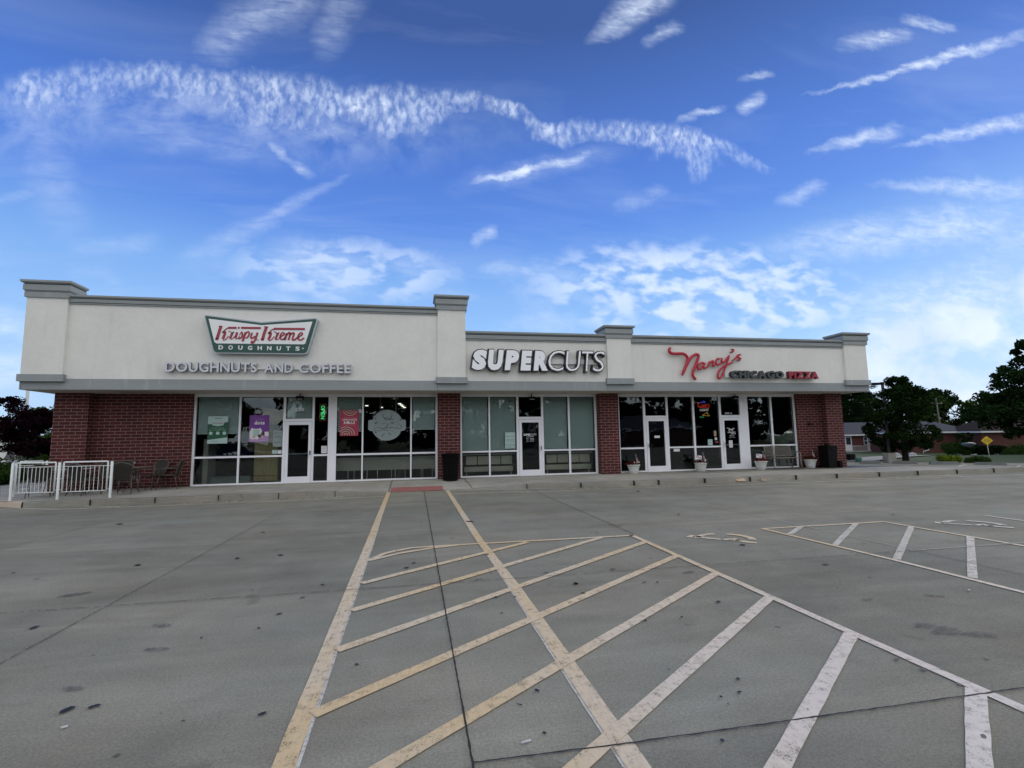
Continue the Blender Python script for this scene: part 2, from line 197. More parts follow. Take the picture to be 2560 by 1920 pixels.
def concrete(name, col, amp=0.18, joint=False):
    m = mat(name, col, 0.95, spec=0.08); N = NT(m.node_tree); b = N.n['Principled BSDF']
    P = N.node('ShaderNodeNewGeometry').outputs['Position']
    big = N.noise(P, 0.22, 5, 0.6, 0.6); med = N.noise(P, 1.3, 6, 0.65, 0.4); fin = N.noise(P, 55, 3, 0.7); grit = N.noise(P, 190, 2, 0.6)
    st = N.noise(N.vmul(P, (0.25, 1.6, 1)), 0.8, 5, 0.65, 0.8)          # tyre-polished, water-run streaks along the drive
    f = N.math('ADD', N.math('MULTIPLY', big, 0.34), N.math('MULTIPLY', med, 0.30))
    f = N.math('ADD', f, N.math('MULTIPLY', st, 0.36))
    v = N.mrange(f, 0.36, 0.64, 1-amp, 1+amp)
    v = N.math('MULTIPLY', v, N.mrange(fin, 0.3, 0.7, 0.80, 1.20)); v = N.math('MULTIPLY', v, N.mrange(grit, 0.3, 0.7, 0.70, 1.30))
    warm = N.mix(N.mrange(N.noise(P, 0.5, 4, 0.6), 0.35, 0.65), tuple(c*k for c, k in zip(col, (1.03, 1.0, 0.955))), tuple(c*k for c, k in zip(col, (0.97, 1.0, 1.0))))
    blot = N.mrange(N.noise(P, 1.9, 4, 0.6, 0.9), 0.66, 0.74, 1.0, 0.78, True)
    spots = N.node('ShaderNodeTexVoronoi'); spots.inputs['Scale'].default_value = 1.7; spots.inputs['Randomness'].default_value = 1.0
    N.link(P, spots.inputs['Vector'])
    sp = N.mrange(N.math('ADD', spots.outputs['Distance'], N.math('MULTIPLY', N.math('SUBTRACT', N.noise(P, 26, 3), 0.5), 0.10)), 0.022, 0.040, 0.5, 1.0)
    if joint:
        x_, y_, z_ = N.sep(P); wn = N.node('ShaderNodeTexWhiteNoise'); wn.noise_dimensions = '2D'
        N.link(N.comb(N.math('FLOOR', N.math('DIVIDE', N.math('ADD', x_, 2.98), 3.2)), N.math('FLOOR', N.math('DIVIDE', N.math('ADD', y_, 15.4), 3.08))), wn.inputs['Vector'])
        v = N.math('MULTIPLY', v, N.mrange(wn.outputs['Value'], 0, 1, .93, 1.07))
    v = N.math('MULTIPLY', v, N.math('MULTIPLY', blot, sp if joint else 1.0))
    hs = N.node('ShaderNodeHueSaturation'); N.link(warm, hs.inputs['Color']); N.link(v, hs.inputs['Value']); N.link(hs.outputs[0], b.inputs['Base Color'])
    bn = N.node('ShaderNodeBump'); bn.inputs['Strength'].default_value = 0.35; bn.inputs['Distance'].default_value = 0.004
    N.link(fin, bn.inputs['Height']); N.link(bn.outputs[0], b.inputs['Normal'])
    return m
def paint(name, col, col2, wear=0.45):
    m = mat(name, col, 0.75, spec=0.3); N = NT(m.node_tree); b = N.n['Principled BSDF']
    P = N.node('ShaderNodeNewGeometry').outputs['Position']
    n1 = N.noise(P, 14, 5, 0.7); n2 = N.noise(N.vmul(P, (1, 0.12, 1)), 60, 3, 0.6); n3 = N.noise(P, 150, 2, 0.6); n4 = N.noise(P, 0.5, 3)
    px_, py_, pz_ = N.sep(P)
    fade = N.math('MULTIPLY', N.mrange(px_, 0.6, 2.4), N.mrange(py_, -11.5, -15.5))
    c = N.mix(fade, N.mix(N.mrange(n4, 0.38, 0.62), col, col2), (0.70, 0.63, 0.56))
    hs = N.node('ShaderNodeHueSaturation'); N.link(c, hs.inputs['Color']); N.link(N.mrange(N.math('ADD', N.math('MULTIPLY', n2, .3), N.math('MULTIPLY', n1, .7)), 0.3, 0.7, 0.86, 1.12), hs.inputs['Value']); N.link(hs.outputs[0], b.inputs['Base Color'])
    w = N.math('ADD', N.math('MULTIPLY', n1, 0.45), N.math('ADD', N.math('MULTIPLY', n3, 0.40), N.math('MULTIPLY', n2, 0.15)))
    al = N.mrange(w, wear-0.07, wear+0.03)
    N.link(N.math('MULTIPLY_ADD', al, 0.88, 0.12), b.inputs['Alpha'])
    return m
def brick(name):
    m = mat(name, (0.15, 0.05, 0.05), 0.8, spec=0.3); N = NT(m.node_tree); b = N.n['Principled BSDF']
    P = N.node('ShaderNodeNewGeometry').outputs['Position']; x, y, z = N.sep(P)
    v = N.comb(N.math('ADD', x, y), N.math('SUBTRACT', z, 0.17))
    bt = N.node('ShaderNodeTexBrick'); bt.offset = 0.5; bt.inputs['Scale'].default_value = 1.0
    bt.inputs['Brick Width'].default_value = 0.305; bt.inputs['Row Height'].default_value = 0.1017; bt.inputs['Mortar Size'].default_value = 0.0065
    bt.inputs['Mortar Smooth'].default_value = 0.12; bt.inputs['Bias'].default_value = -0.2
    bt.inputs['Color1'].default_value = (0.060, 0.0125, 0.0125, 1); bt.inputs['Color2'].default_value = (0.104, 0.022, 0.020, 1); bt.inputs['Mortar'].default_value = (0.29, 0.19, 0.18, 1)
    N.link(v, bt.inputs['Vector'])
    n = N.noise(P, 30, 4, 0.6); nb = N.noise(P, 1.1, 4, 0.6)
    hs = N.node('ShaderNodeHueSaturation'); N.link(bt.outputs[0], hs.inputs['Color']); N.link(N.math('MULTIPLY', N.mrange(n, 0.3, 0.7, 0.8, 1.2), N.mrange(nb, 0.3, 0.7, 0.86, 1.14)), hs.inputs['Value']); N.link(hs.outputs[0], b.inputs['Base Color'])
    bn = N.node('ShaderNodeBump'); bn.inputs['Strength'].default_value = 0.6; bn.inputs['Distance'].default_value = 0.008
    N.link(N.math('MULTIPLY_ADD', bt.outputs['Fac'], -1.0, N.math('MULTIPLY', n, 0.3)), bn.inputs['Height']); N.link(bn.outputs[0], b.inputs['Normal'])
    return m
def glass(name, tint=(0.62, 0.70, 0.69), refl=1.0, warp=0.0):
    m = bpy.data.materials.new(name); m.use_nodes = True; N = NT(m.node_tree); N.n.clear()
    out = N.node('ShaderNodeOutputMaterial'); mx = N.node('ShaderNodeMixShader'); tr = N.node('ShaderNodeBsdfTransparent'); gl = N.node('ShaderNodeBsdfGlossy')
    tr.inputs[0].default_value = (*tint, 1); gl.inputs['Roughness'].default_value = 0.0; gl.inputs['Color'].default_value = (0.93, 0.97, 0.97, 1)
    fr = N.node('ShaderNodeFresnel'); fr.inputs[0].default_value = 1.52
    N.link(N.math('MULTIPLY_ADD', fr.outputs[0], 1.5*refl, 0.004, clamp=True), mx.inputs[0]); N.link(tr.outputs[0], mx.inputs[1]); N.link(gl.outputs[0], mx.inputs[2]); N.link(mx.outputs[0], out.inputs[0])
    if warp:
        bn = N.node('ShaderNodeBump'); bn.inputs['Strength'].default_value = warp; bn.inputs['Distance'].default_value = 0.02
        N.link(N.noise(N.node('ShaderNodeNewGeometry').outputs['Position'], 1.6, 2, 0.5), bn.inputs['Height']); N.link(bn.outputs[0], gl.inputs['Normal'])
    return m
def leaf(name, col, var=0.5, trans=0.25, hue=0.03):
    m = bpy.data.materials.new(name); m.use_nodes = True; N = NT(m.node_tree); N.n.clear()
    out = N.node('ShaderNodeOutputMaterial'); df = N.node('ShaderNodeBsdfDiffuse'); ts = N.node('ShaderNodeBsdfTranslucent'); mx = N.node('ShaderNodeMixShader'); mx.inputs[0].default_value = trans
    P = N.node('ShaderNodeNewGeometry'); ri = P.outputs['Random Per Island']
    n = N.noise(P.outputs['Position'], 0.9, 3)
    f = N.math('ADD', N.math('MULTIPLY', ri, 0.55), N.math('MULTIPLY', N.mrange(n, 0.3, 0.7), 0.45))
    hs = N.node('ShaderNodeHueSaturation'); hs.inputs['Color'].default_value = (*col, 1)
    N.link(N.mrange(f, 0, 1, 1-var, 1+var), hs.inputs['Value']); N.link(N.mrange(ri, 0, 1, 0.5-hue, 0.5+hue), hs.inputs['Hue'])
    for q in (df, ts): N.link(hs.outputs[0], q.inputs[0])
    N.link(df.outputs[0], mx.inputs[1]); N.link(ts.outputs[0], mx.inputs[2]); N.link(mx.outputs[0], out.inputs[0])
    return m
M = dict(
 lot=concrete('lot_concrete', (0.243, 0.234, 0.194), 0.28, True), walk=concrete('walk_concrete', (0.34, 0.325, 0.295), 0.30),
 curb=concrete('curb_concrete', (0.27, 0.255, 0.225), 0.26), curb_sunlit=concrete('sunlit_curb_concrete', (0.50, 0.42, 0.35), 0.10),  # paler kerb: sunlight on its far left stretch is put into the colour
 yellow=paint('line_paint', (0.66, 0.50, 0.29), (0.66, 0.55, 0.40), 0.435), wpaint=paint('white_line_paint', (0.62, 0.59, 0.52), (0.55, 0.5, 0.42), 0.46),
 ytext=paint('curb_text_paint', (0.55, 0.49, 0.30), (0.52, 0.47, 0.33), 0.50),
 joint=mat('joint_filler', (0.028, 0.026, 0.026), 0.9), jpale=mat('pale_joint_filler', (0.42, 0.41, 0.38), 0.9), stain=mat('tar_spot', (0.012, 0.012, 0.014), 0.55), stain2=mat('grey_stain', (0.10, 0.10, 0.10), 0.8),
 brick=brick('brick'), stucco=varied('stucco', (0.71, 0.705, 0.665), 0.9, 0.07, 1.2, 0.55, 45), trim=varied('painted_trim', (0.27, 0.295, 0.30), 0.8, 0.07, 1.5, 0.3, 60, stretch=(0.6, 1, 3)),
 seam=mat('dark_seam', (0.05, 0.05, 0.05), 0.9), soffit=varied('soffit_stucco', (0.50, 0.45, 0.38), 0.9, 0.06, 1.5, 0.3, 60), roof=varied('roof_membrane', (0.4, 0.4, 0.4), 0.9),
 frame=varied('storefront_aluminium', (0.82, 0.83, 0.87), 0.45, 0.05, 2, 0), glass=glass('window_glass', (0.86, 0.90, 0.88), 0.62, warp=0.12), dglass=glass('door_glass', (0.6, 0.64, 0.64), 0.6, warp=0.25), tglass=glass('tinted_glass', (0.25, 0.38, 0.38), 0.9, 0.15),
 gasket=mat('glazing_gasket', (0.01, 0.01, 0.012), 0.6),
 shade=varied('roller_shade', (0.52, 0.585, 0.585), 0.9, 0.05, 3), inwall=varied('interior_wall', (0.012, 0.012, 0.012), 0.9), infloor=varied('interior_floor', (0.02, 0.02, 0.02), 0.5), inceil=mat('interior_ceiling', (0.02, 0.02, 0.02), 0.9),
 wood=varied('light_wood', (0.48, 0.36, 0.17), 0.6, 0.2, 1.2, stretch=(9, 9, 0.8)), pad=varied('beige_vinyl', (0.62, 0.56, 0.47), 0.5, 0.1, 4), counter=varied('grey_laminate', (0.47, 0.44, 0.40), 0.5, 0.12, 2, stretch=(0.5, 1, 3)),
 green=mat('sign_green', (0.008, 0.062, 0.045), 0.3), white=mat('sign_white', (0.78, 0.80, 0.80), 0.35), red=mat('sign_red', (0.30, 0.015, 0.04), 0.3), silver=mat('sign_edge', (0.42, 0.46, 0.50), 0.4, 0.3),
 dullwhite=mat('weathered_letter_face', (0.58, 0.60, 0.655), 0.5), dullside=mat('letter_return', (0.20, 0.22, 0.26), 0.5), raceway=mat('raceway', (0.68, 0.68, 0.66), 0.5), black=mat('black_return', (0.010, 0.010, 0.012), 0.5),
 letw=mat('white_letter_face', (0.86, 0.87, 0.90), 0.35), nred=mat('script_red', (0.42, 0.012, 0.035), 0.3), chic=mat('charcoal_letter', (0.045, 0.055, 0.058), 0.5), chics=mat('charcoal_return', (0.02, 0.022, 0.024), 0.5), pz=mat('pizza_letter', (0.30, 0.012, 0.04), 0.4), pzs=mat('pizza_return', (0.11, 0.006, 0.014), 0.5),
 metalw=varied('white_fence_paint', (0.70, 0.73, 0.72), 0.45, 0.05, 5), benchm=mat('bench_paint', (0.20, 0.185, 0.16), 0.5, 0.2), metalg=mat('bronze_tube', (0.13, 0.12, 0.105), 0.4, 0.6), mesh=varied('sling_mesh', (0.030, 0.027, 0.021), 0.8, 0.15, 30), blackm=varied('black_powder_coat', (0.0035, 0.0035, 0.004), 0.5, 0.2, 10, spec=0.12), blackp=varied('black_plastic', (0.004, 0.004, 0.0045), 0.6, 0.2, 6, spec=0.12),
 pot=varied('white_planter_plastic', (0.62, 0.63, 0.60), 0.5, 0.05, 6), soil=varied('soil', (0.03, 0.02, 0.015), 0.9), flower=leaf('red_flowers', (0.16, 0.012, 0.018), 0.7), wflower=mat('white_flowers', (0.8, 0.8, 0.78), 0.8), stem=leaf('flower_leaves', (0.02, 0.04, 0.012)),
 paper=mat('paper', (0.72, 0.73, 0.74), 0.8), ink=mat('ink', (0.06, 0.07, 0.08), 0.8), card=varied('cardboard', (0.52, 0.37, 0.25), 0.8, 0.1, 5),
 mint=mat('poster_mint', (0.40, 0.54, 0.51), 0.5), pgreen=mat('poster_green', (0.006, 0.085, 0.035), 0.5), purple=mat('poster_purple', (0.16, 0.035, 0.26), 0.5), lilac=mat('poster_lilac', (0.42, 0.24, 0.50), 0.5), pred=mat('poster_red', (0.40, 0.03, 0.075), 0.5), cream=mat('poster_cream', (0.55, 0.40, 0.34), 0.5), brown=mat('poster_brown', (0.12, 0.05, 0.04), 0.5),
 decal=varied('frosted_decal', (0.26, 0.31, 0.31), 0.6, 0.12, 5), decald=mat('decal_dark', (0.03, 0.045, 0.05), 0.6), redpad=mat('tactile_red', (0.33, 0.125, 0.115), 0.8),
 ngreen=mat('neon_green', (0.1, 0.5, 0.2), 0.4, emit=(0.10, 1.0, 0.28), es=0.8), nredl=mat('neon_red', (0.4, 0.05, 0.03), 0.4, emit=(1.0, 0.06, 0.04), es=0.3), nblue=mat('neon_blue', (0.05, 0.08, 0.4), 0.4, emit=(0.10, 0.16, 1.0), es=0.35), nwhite=mat('neon_white', (0.4, 0.4, 0.4), 0.4, emit=(0.9, 0.85, 0.8), es=0.35), namber=mat('neon_amber', (0.4, 0.25, 0.05), 0.4, emit=(1.0, 0.55, 0.12), es=0.35), ngreen2=mat('neon_dim_green', (0.05, 0.3, 0.1), 0.4, emit=(0.08, 0.8, 0.3), es=0.3), lamp=mat('lit_lamp', (0.8, 0.8, 0.8), 0.4, emit=(1.0, 0.96, 0.88), es=1.4),
 bark=varied('bark', (0.016, 0.013, 0.010), 0.9, 0.3, 12), leafg=leaf('maple_leaves', (0.020, 0.044, 0.012)), leafd=leaf('dark_leaves', (0.015, 0.030, 0.009), 0.5, 0.15), leafl=leaf('far_leaves', (0.042, 0.074, 0.020), 0.5), leafp=leaf('purple_leaves', (0.012, 0.005, 0.008), 0.5, 0.12), needle=leaf('pine_needles', (0.011, 0.025, 0.009), 0.5, 0.12), leafy=leaf('yellow_shrub', (0.13, 0.18, 0.018), 0.5), leafb=leaf('bush_leaves', (0.036, 0.066, 0.016), 0.5),
 grass=varied('lawn', (0.042, 0.068, 0.016), 0.95, 0.35, 0.5, 0.5, 30, coord='Object'), asphalt=varied('far_pavement', (0.22, 0.22, 0.215), 0.9, 0.1, 0.5), pale=varied('pale_pavement', (0.45, 0.44, 0.42), 0.9, 0.1, 0.5),
 shingle=varied('roof_shingles', (0.085, 0.088, 0.100), 0.95, 0.15, 6, spec=.05), shingle2=varied('brown_shingles', (0.045, 0.036, 0.033), 0.95, 0.15, 6, spec=.05), hbrick=varied('house_brick', (0.080, 0.030, 0.025), 0.9, 0.2, 4, stretch=(1, 1, 8)), hwhite=mat('house_trim', (0.55, 0.56, 0.57), 0.7), hdark=mat('house_window', (0.03, 0.035, 0.045), 0.2),
 pole=varied('lamp_pole', (0.035, 0.030, 0.027), 0.6), wpole=varied('grey_wood_pole', (0.13, 0.115, 0.10), 0.9, 0.2, 4, stretch=(1, 1, 0.2)), signy=mat('yellow_sign', (0.75, 0.50, 0.01), 0.5), stop=varied('wheel_stop_concrete', (0.145, 0.155, 0.15), 0.9, 0.15, 3),
 carb=mat('dark_blue_paint', (0.012, 0.02, 0.06), 0.2, 0.2), cars=mat('silver_paint', (0.42, 0.43, 0.44), 0.3, 0.4), carg=mat('car_window', (0.01, 0.012, 0.015), 0.06), tyre=mat('tyre', (0.015, 0.015, 0.015), 0.8), rim=mat('wheel_rim', (0.35, 0.35, 0.36), 0.3, 0.7), tail=mat('tail_light', (0.25, 0.01, 0.01), 0.3), head=mat('head_light', (0.6, 0.62, 0.65), 0.15),
 fblue=mat('flag_blue', (0.02, 0.025, 0.12), 0.8), fred=mat('flag_red', (0.42, 0.02, 0.03), 0.8), fwhite=mat('flag_white', (0.7, 0.7, 0.7), 0.8), blueg=mat('blue_grey_shell', (0.10, 0.135, 0.15), 0.5), teal=mat('green_box', (0.06, 0.20, 0.15), 0.7), wallp=varied('pale_metal_wall', (0.62, 0.62, 0.60), 0.7, 0.05, 1),
)
# ------------------------------------------------------------------ mesh helpers
class MB:
    """collects shapes with material slots, then links them as ONE mesh object"""
    def __init__(s): s.v = []; s.f = []; s.m = []; s.sm = []; s.mats = []
    def slot(s, m):
        if m not in s.mats: s.mats.append(m)
        return s.mats.index(m)
    def add(s, V, F, m, smooth=False):
        o = len(s.v); s.v += [tuple(map(float, p)) for p in V]; k = s.slot(m)
        for f in F: s.f.append(tuple(i+o for i in f)); s.m.append(k); s.sm.append(smooth)
        return s
    def box(s, x0, x1, y0, y1, z0, z1, m):
        V = [(x0, y0, z0), (x1, y0, z0), (x1, y1, z0), (x0, y1, z0), (x0, y0, z1), (x1, y0, z1), (x1, y1, z1), (x0, y1, z1)]
        return s.add(V, [(0, 3, 2, 1), (4, 5, 6, 7), (0, 1, 5, 4), (1, 2, 6, 5), (2, 3, 7, 6), (3, 0, 4, 7)], m)
    def bevbox(s, x0, x1, y0, y1, z0, z1, m, b=0.02):
        bm = bmesh.new(); bmesh.ops.create_cube(bm, size=1)
        for v in bm.verts: v.co = Vector(((x0+x1)/2+v.co.x*(x1-x0), (y0+y1)/2+v.co.y*(y1-y0), (z0+z1)/2+v.co.z*(z1-z0)))
        bmesh.ops.bevel(bm, geom=bm.edges[:], offset=b, segments=2, affect='EDGES', profile=0.6)
        bm.verts.index_update(); s.add([v.co for v in bm.verts], [[v.index for v in f.verts] for f in bm.faces], m, True); bm.free(); return s
    def tube(s, pts, r, m, n=8, closed=False, r2=None, caps=True):
        P = [Vector(p) for p in pts]; k = len(P); rings = []; up = None
        for i, p in enumerate(P):
            a = P[(i-1) % k] if (closed or i > 0) else p; b = P[(i+1) % k] if (closed or i < k-1) else p
            t = (b-a).normalized()
            if up is None: up = Vector((0, 0, 1)) if abs(t.z) < 0.9 else Vector((0, 1, 0))
            e = t.cross(up); 
            if e.length < 1e-6: e = t.cross(Vector((1, 0, 0)))
            e.normalize(); g = e.cross(t).normalized(); up = g
            rr = r if r2 is None else r + (r2-r)*i/max(1, k-1)
            if isinstance(r, (list, tuple)): rr = r[i]
            rings.append([p + (e*math.cos(2*math.pi*j/n)+g*math.sin(2*math.pi*j/n))*rr for j in range(n)])
        V = [q for R_ in rings for q in R_]; F = []
        for i in range(k if closed else k-1):
            for j in range(n):
                a = i*n+j; b = i*n+(j+1) % n; c = ((i+1) % k)*n+(j+1) % n; d = ((i+1) % k)*n+j; F.append((a, b, c, d))
        if caps and not closed: F.append(tuple(range(n-1, -1, -1))); F.append(tuple((k-1)*n+j for j in range(n)))
        return s.add(V, F, m, True)
    def lathe(s, prof, cx, cy, m, n=24, z0=0):
        V = []; F = []
        for r, z in prof:
            for j in range(n): a = 2*math.pi*j/n; V.append((cx+r*math.cos(a), cy+r*math.sin(a), z0+z))
        for i in range(len(prof)-1):
            for j in range(n): F.append((i*n+j, i*n+(j+1) % n, (i+1)*n+(j+1) % n, (i+1)*n+j))
        return s.add(V, F, m, True)
    def disc(s, cx, cy, cz, r, m, n=20, axis='y'):
        V = []
        for j in range(n):
            a = 2*math.pi*j/n; c, q = r*math.cos(a), r*math.sin(a)
            V.append((cx+c, cy, cz+q) if axis == 'y' else (cx+c, cy+q, cz))
        return s.add(V, [tuple(range(n))], m)
    def prism(s, pts, y0, y1, m, mside=None):       # outline in X,Z, from y0 (front) to y1 (back)
        n = len(pts); V = [(x, y0, z) for x, z in pts] + [(x, y1, z) for x, z in pts]
        s.add(V, [tuple(range(n))], m); 
        s.add(V, [tuple(range(2*n-1, n-1, -1))] + [(i, i+n, (i+1) % n+n, (i+1) % n) for i in range(n)], mside or m); return s
    def slab(s, pts, z0, z1, m, mside=None):        # outline in X,Y
        n = len(pts); V = [(x, y, z0) for x, y in pts] + [(x, y, z1) for x, y in pts]
        s.add(V, [tuple(range(n, 2*n))], m); s.add(V, [(i, (i+1) % n, (i+1) % n+n, i+n) for i in range(n)], mside or m); return s
    def stroke(s, pts, w, y, m, depth=0.03, sub=3):  # flat-faced brush stroke in the X,Z plane, with thickness towards the wall
        P = [Vector((a, b)) for a, b in pts]
        if len(P) > 2:
            Q = []
            for i in range(len(P)-1):
                p0 = P[max(0, i-1)]; p1 = P[i]; p2 = P[i+1]; p3 = P[min(len(P)-1, i+2)]
                for k in range(sub):
                    t = k/sub; Q.append(0.5*((2*p1)+(p2-p0)*t+(2*p0-5*p1+4*p2-p3)*t*t+(3*p1-p0-3*p2+p3)*t**3))
            P = Q+[P[-1]]
        L = []; R_ = []
        for i, p in enumerate(P):
            t = (P[min(i+1, len(P)-1)]-P[max(i-1, 0)]).normalized(); nn = Vector((-t.y, t.x))*w/2; L.append(p+nn); R_.append(p-nn)
        n = len(P); V = [(q.x, y, q.y) for q in L]+[(q.x, y, q.y) for q in R_]+[(q.x, y+depth, q.y) for q in L]+[(q.x, y+depth, q.y) for q in R_]
        F = []
        for i in range(n-1): F += [(i, i+1, n+i+1, n+i), (i, 2*n+i, 2*n+i+1, i+1), (n+i, n+i+1, 3*n+i+1, 3*n+i)]
        F += [(0, n, 3*n, 2*n), (n-1, 3*n-1, 4*n-1, 2*n-1)]
        return s.add(V, F, m)
    def build(s, name, parent=None, origin=None):
        me = bpy.data.meshes.new(name); o = Vector(origin) if origin else Vector((0, 0, 0))
        me.from_pydata([tuple(Vector(p)-o) for p in s.v], [], s.f)
        for q in s.mats: me.materials.append(q)
        me.polygons.foreach_set('material_index', s.m); me.polygons.foreach_set('use_smooth', s.sm); me.update()
        ob = bpy.data.objects.new(name, me); C.objects.link(ob); ob.location = o
        if parent: ob.parent = parent; ob.matrix_parent_inverse = Matrix.Identity(4)
        return ob
def tag(o, label=None, cat=None, group=None, kind=None):
    if label: o['label'] = label
    if cat: o['category'] = cat
    if group: o['group'] = group
    if kind: o['kind'] = kind
    return o
def thing(name, label, cat, loc=(0, 0, 0), rz=0, group=None):
    o = bpy.data.objects.new(name, None); C.objects.link(o); o.location = loc; o.rotation_euler = (0, 0, rz); o.empty_display_size = 0.1
    return tag(o, label, cat, group)
def copy_tree(o, parent=None):
    c = o.copy(); C.objects.link(c); c.parent = parent
    for ch in o.children: copy_tree(ch, c)
    return c
def dup(o, label, loc, rz=0.0, scale=None):
    c = copy_tree(o); c['label'] = label; c.location = loc; c.rotation_euler = (0, 0, rz)
    if scale: c.scale = (scale,)*3
    return c
def struct(mb, name, label): return tag(mb.build(name), label, None, None, 'structure')
_tcache = {}
def glyph(ch, bold=0.0):
    k = (ch, bold)
    if k not in _tcache:
        cu = bpy.data.curves.new('t', 'FONT'); cu.body = ch; cu.size = 1.0; cu.offset = bold; cu.resolution_u = 3; cu.fill_mode = 'FRONT'
        ob = bpy.data.objects.new('t', cu); me = ob.to_mesh(); V = [tuple(v.co) for v in me.vertices]; F = [tuple(p.vertices) for p in me.polygons]
        ob.to_mesh_clear(); bpy.data.objects.remove(ob); bpy.data.curves.remove(cu); _tcache[k] = (V, F)
    return _tcache[k]
def glyph_solid(mb, ch, x0, x1, z0, z1, y, depth, face, side=None, bold=0.0, shear=0.0):
    V, F = glyph(ch, bold)
    V = [(a+shear*b, b) for a, b, _ in V]; xa = min(v[0] for v in V); xb = max(v[0] for v in V); za = min(v[1] for v in V); zb = max(v[1] for v in V)
    T = [(x0+(a-xa)/(xb-xa)*(x1-x0), z0+(b-za)/(zb-za)*(z1-z0)) for a, b in V]; n = len(T)
    mb.add([(a, y, b) for a, b in T], [f for f in F], face)
    if depth:
        ec = {}
        for f in F:
            for i in range(len(f)): e = (f[i], f[(i+1) % len(f)]); ec[e] = 1
        # vertices can be duplicated between glyph contours, so edges without their reverse are outline
        B = [e for e in ec if (e[1], e[0]) not in ec]
        mb.add([(a, y, b) for a, b in T]+[(a, y+depth, b) for a, b in T], [(i, j, j+n, i+n) for i, j in B], side or face)
    return mb
def natural(ch, bold=0.0):
    V, F = glyph(ch, bold); xs = [v[0] for v in V]; zs = [v[1] for v in V]; return max(xs)-min(xs), min(zs), max(zs)
def text_line(mb, s, x0, x1, z0, z1, y, face, depth=0.0, side=None, bold=0.0, gap=0.12, split=None, lowercase=False):
    """fit a line of text into a box; with split=(parent, name) each character becomes its own part"""
    ws = [0.30 if c == ' ' else natural(c, bold)[0] for c in s]; tot = sum(ws)+gap*(len(s)-1); k = (x1-x0)/tot; x = x0
    hH = natural('H', bold)[2]
    for c, w in zip(s, ws):
        if c != ' ':
            _, a, b = natural(c, bold); sc = (z1-z0)/hH
            za, zb = (z0+a*sc, z0+b*sc) if lowercase or c in ',.-\'' else (z0, z1)
            q = MB() if split else mb
            glyph_solid(q, c, x, x+w*k, za, zb, y, depth, face, side, bold)
            if split: q.build(split[1], split[0])
        x += (w+gap)*k
    return mb
def soften(m, a):
    N = NT(m.node_tree); P = N.node('ShaderNodeNewGeometry').outputs['Position']
    N.link(N.math('MULTIPLY', N.mrange(N.noise(P, 18, 4, .7), .35, .65), a), N.n['Principled BSDF'].inputs['Alpha'])
soften(M['stain2'], .75)

def streaks(m, col, amt):
    N = NT(m.node_tree); b = N.n['Principled BSDF']; P = N.node('ShaderNodeNewGeometry').outputs['Position']; lk = b.inputs['Base Color'].links[0].from_socket
    n = N.noise(N.vmul(P, (5.5, 5.5, .35)), 1.0, 4, .6); k = N.noise(P, .9, 4, .6)
    f = N.math('MULTIPLY', N.mrange(n, .52, .72, 0, amt, True), N.mrange(k, .4, .6))
    N.link(N.mix(f, lk, col), b.inputs['Base Color'])
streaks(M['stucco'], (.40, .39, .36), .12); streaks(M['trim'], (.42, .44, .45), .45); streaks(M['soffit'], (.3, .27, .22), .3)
def settle(root, base):
    base = Vector(base); root.location = base
    for ch in root.children: ch.location = ch.location - base
    return root
# ================================================================== GROUND
VD = Vector((0.191, 0.976)).normalized()
def gz(x, y):
    w = Vector((x, y+18.016)).dot(VD)
    t = min(1, max(0, (w-28.5)/30)); return -1.12*t*t*(3-2*t)
def ground():
    xs = [-900, -400, -200, -120]+[i*5 for i in range(-18, 31)]+[180, 260, 450, 900]; ys = [-900, -300, -120, -60, -30]+[i*4 for i in range(-3, 34)]+[170, 240, 400, 900]
    V = [(x, y, gz(x, y)-0.03) for y in ys for x in xs]; n = len(xs)
    F = [(j*n+i, j*n+i+1, (j+1)*n+i+1, (j+1)*n+i) for j in range(len(ys)-1) for i in range(n-1)]
    mb = MB(); mb.add(V, F, M['grass'], True); return struct(mb, 'ground', 'green lawns and open ground around the parking lot')
ground()
def patch(pts, dz, m, name, label, nx=1):
    mb = MB(); mb.add([(x, y, gz(x, y)+dz) for x, y in pts], [tuple(range(len(pts)))], m); return struct(mb, name, label)
patch([(-60, -60), (40, -60), (34, -14), (29.2, -0.4), (24.4, 4.6), (21.5, 9.0), (20.0, 30), (-14.7, 30), (-14.7, 3.6), (-60, 3.6)], 0.0, M['lot'], 'parking_lot', 'grey concrete parking lot in front of the shops')
# neighbouring pavements far beyond
patch([(-90, 46), (-30, 46), (-30, 62), (-90, 62)], 0.02, M['pale'], 'far_pavement', 'pale sunlit pavement far behind the purple trees on the left')
mb = MB(); Vp = [(23.4, 6.4), (24.6, 5.4), (60, 22.5), (58, 24.5)]
mb = MB()
for i in range(12):
    t0, t1 = i/12, (i+1)/12; A = lambda t: (22.8+t*40, 6.0+t*23); B = lambda t: (24.4+t*40, 4.9+t*21.4)
    q = [A(t0), B(t0), B(t1), A(t1)]; mb.add([(x, y, gz(x, y)+0.03) for x, y in q], [(0, 1, 2, 3)], M['walk'])
struct(mb, 'footpath', 'pale concrete footpath crossing the lawn behind the lamp post')
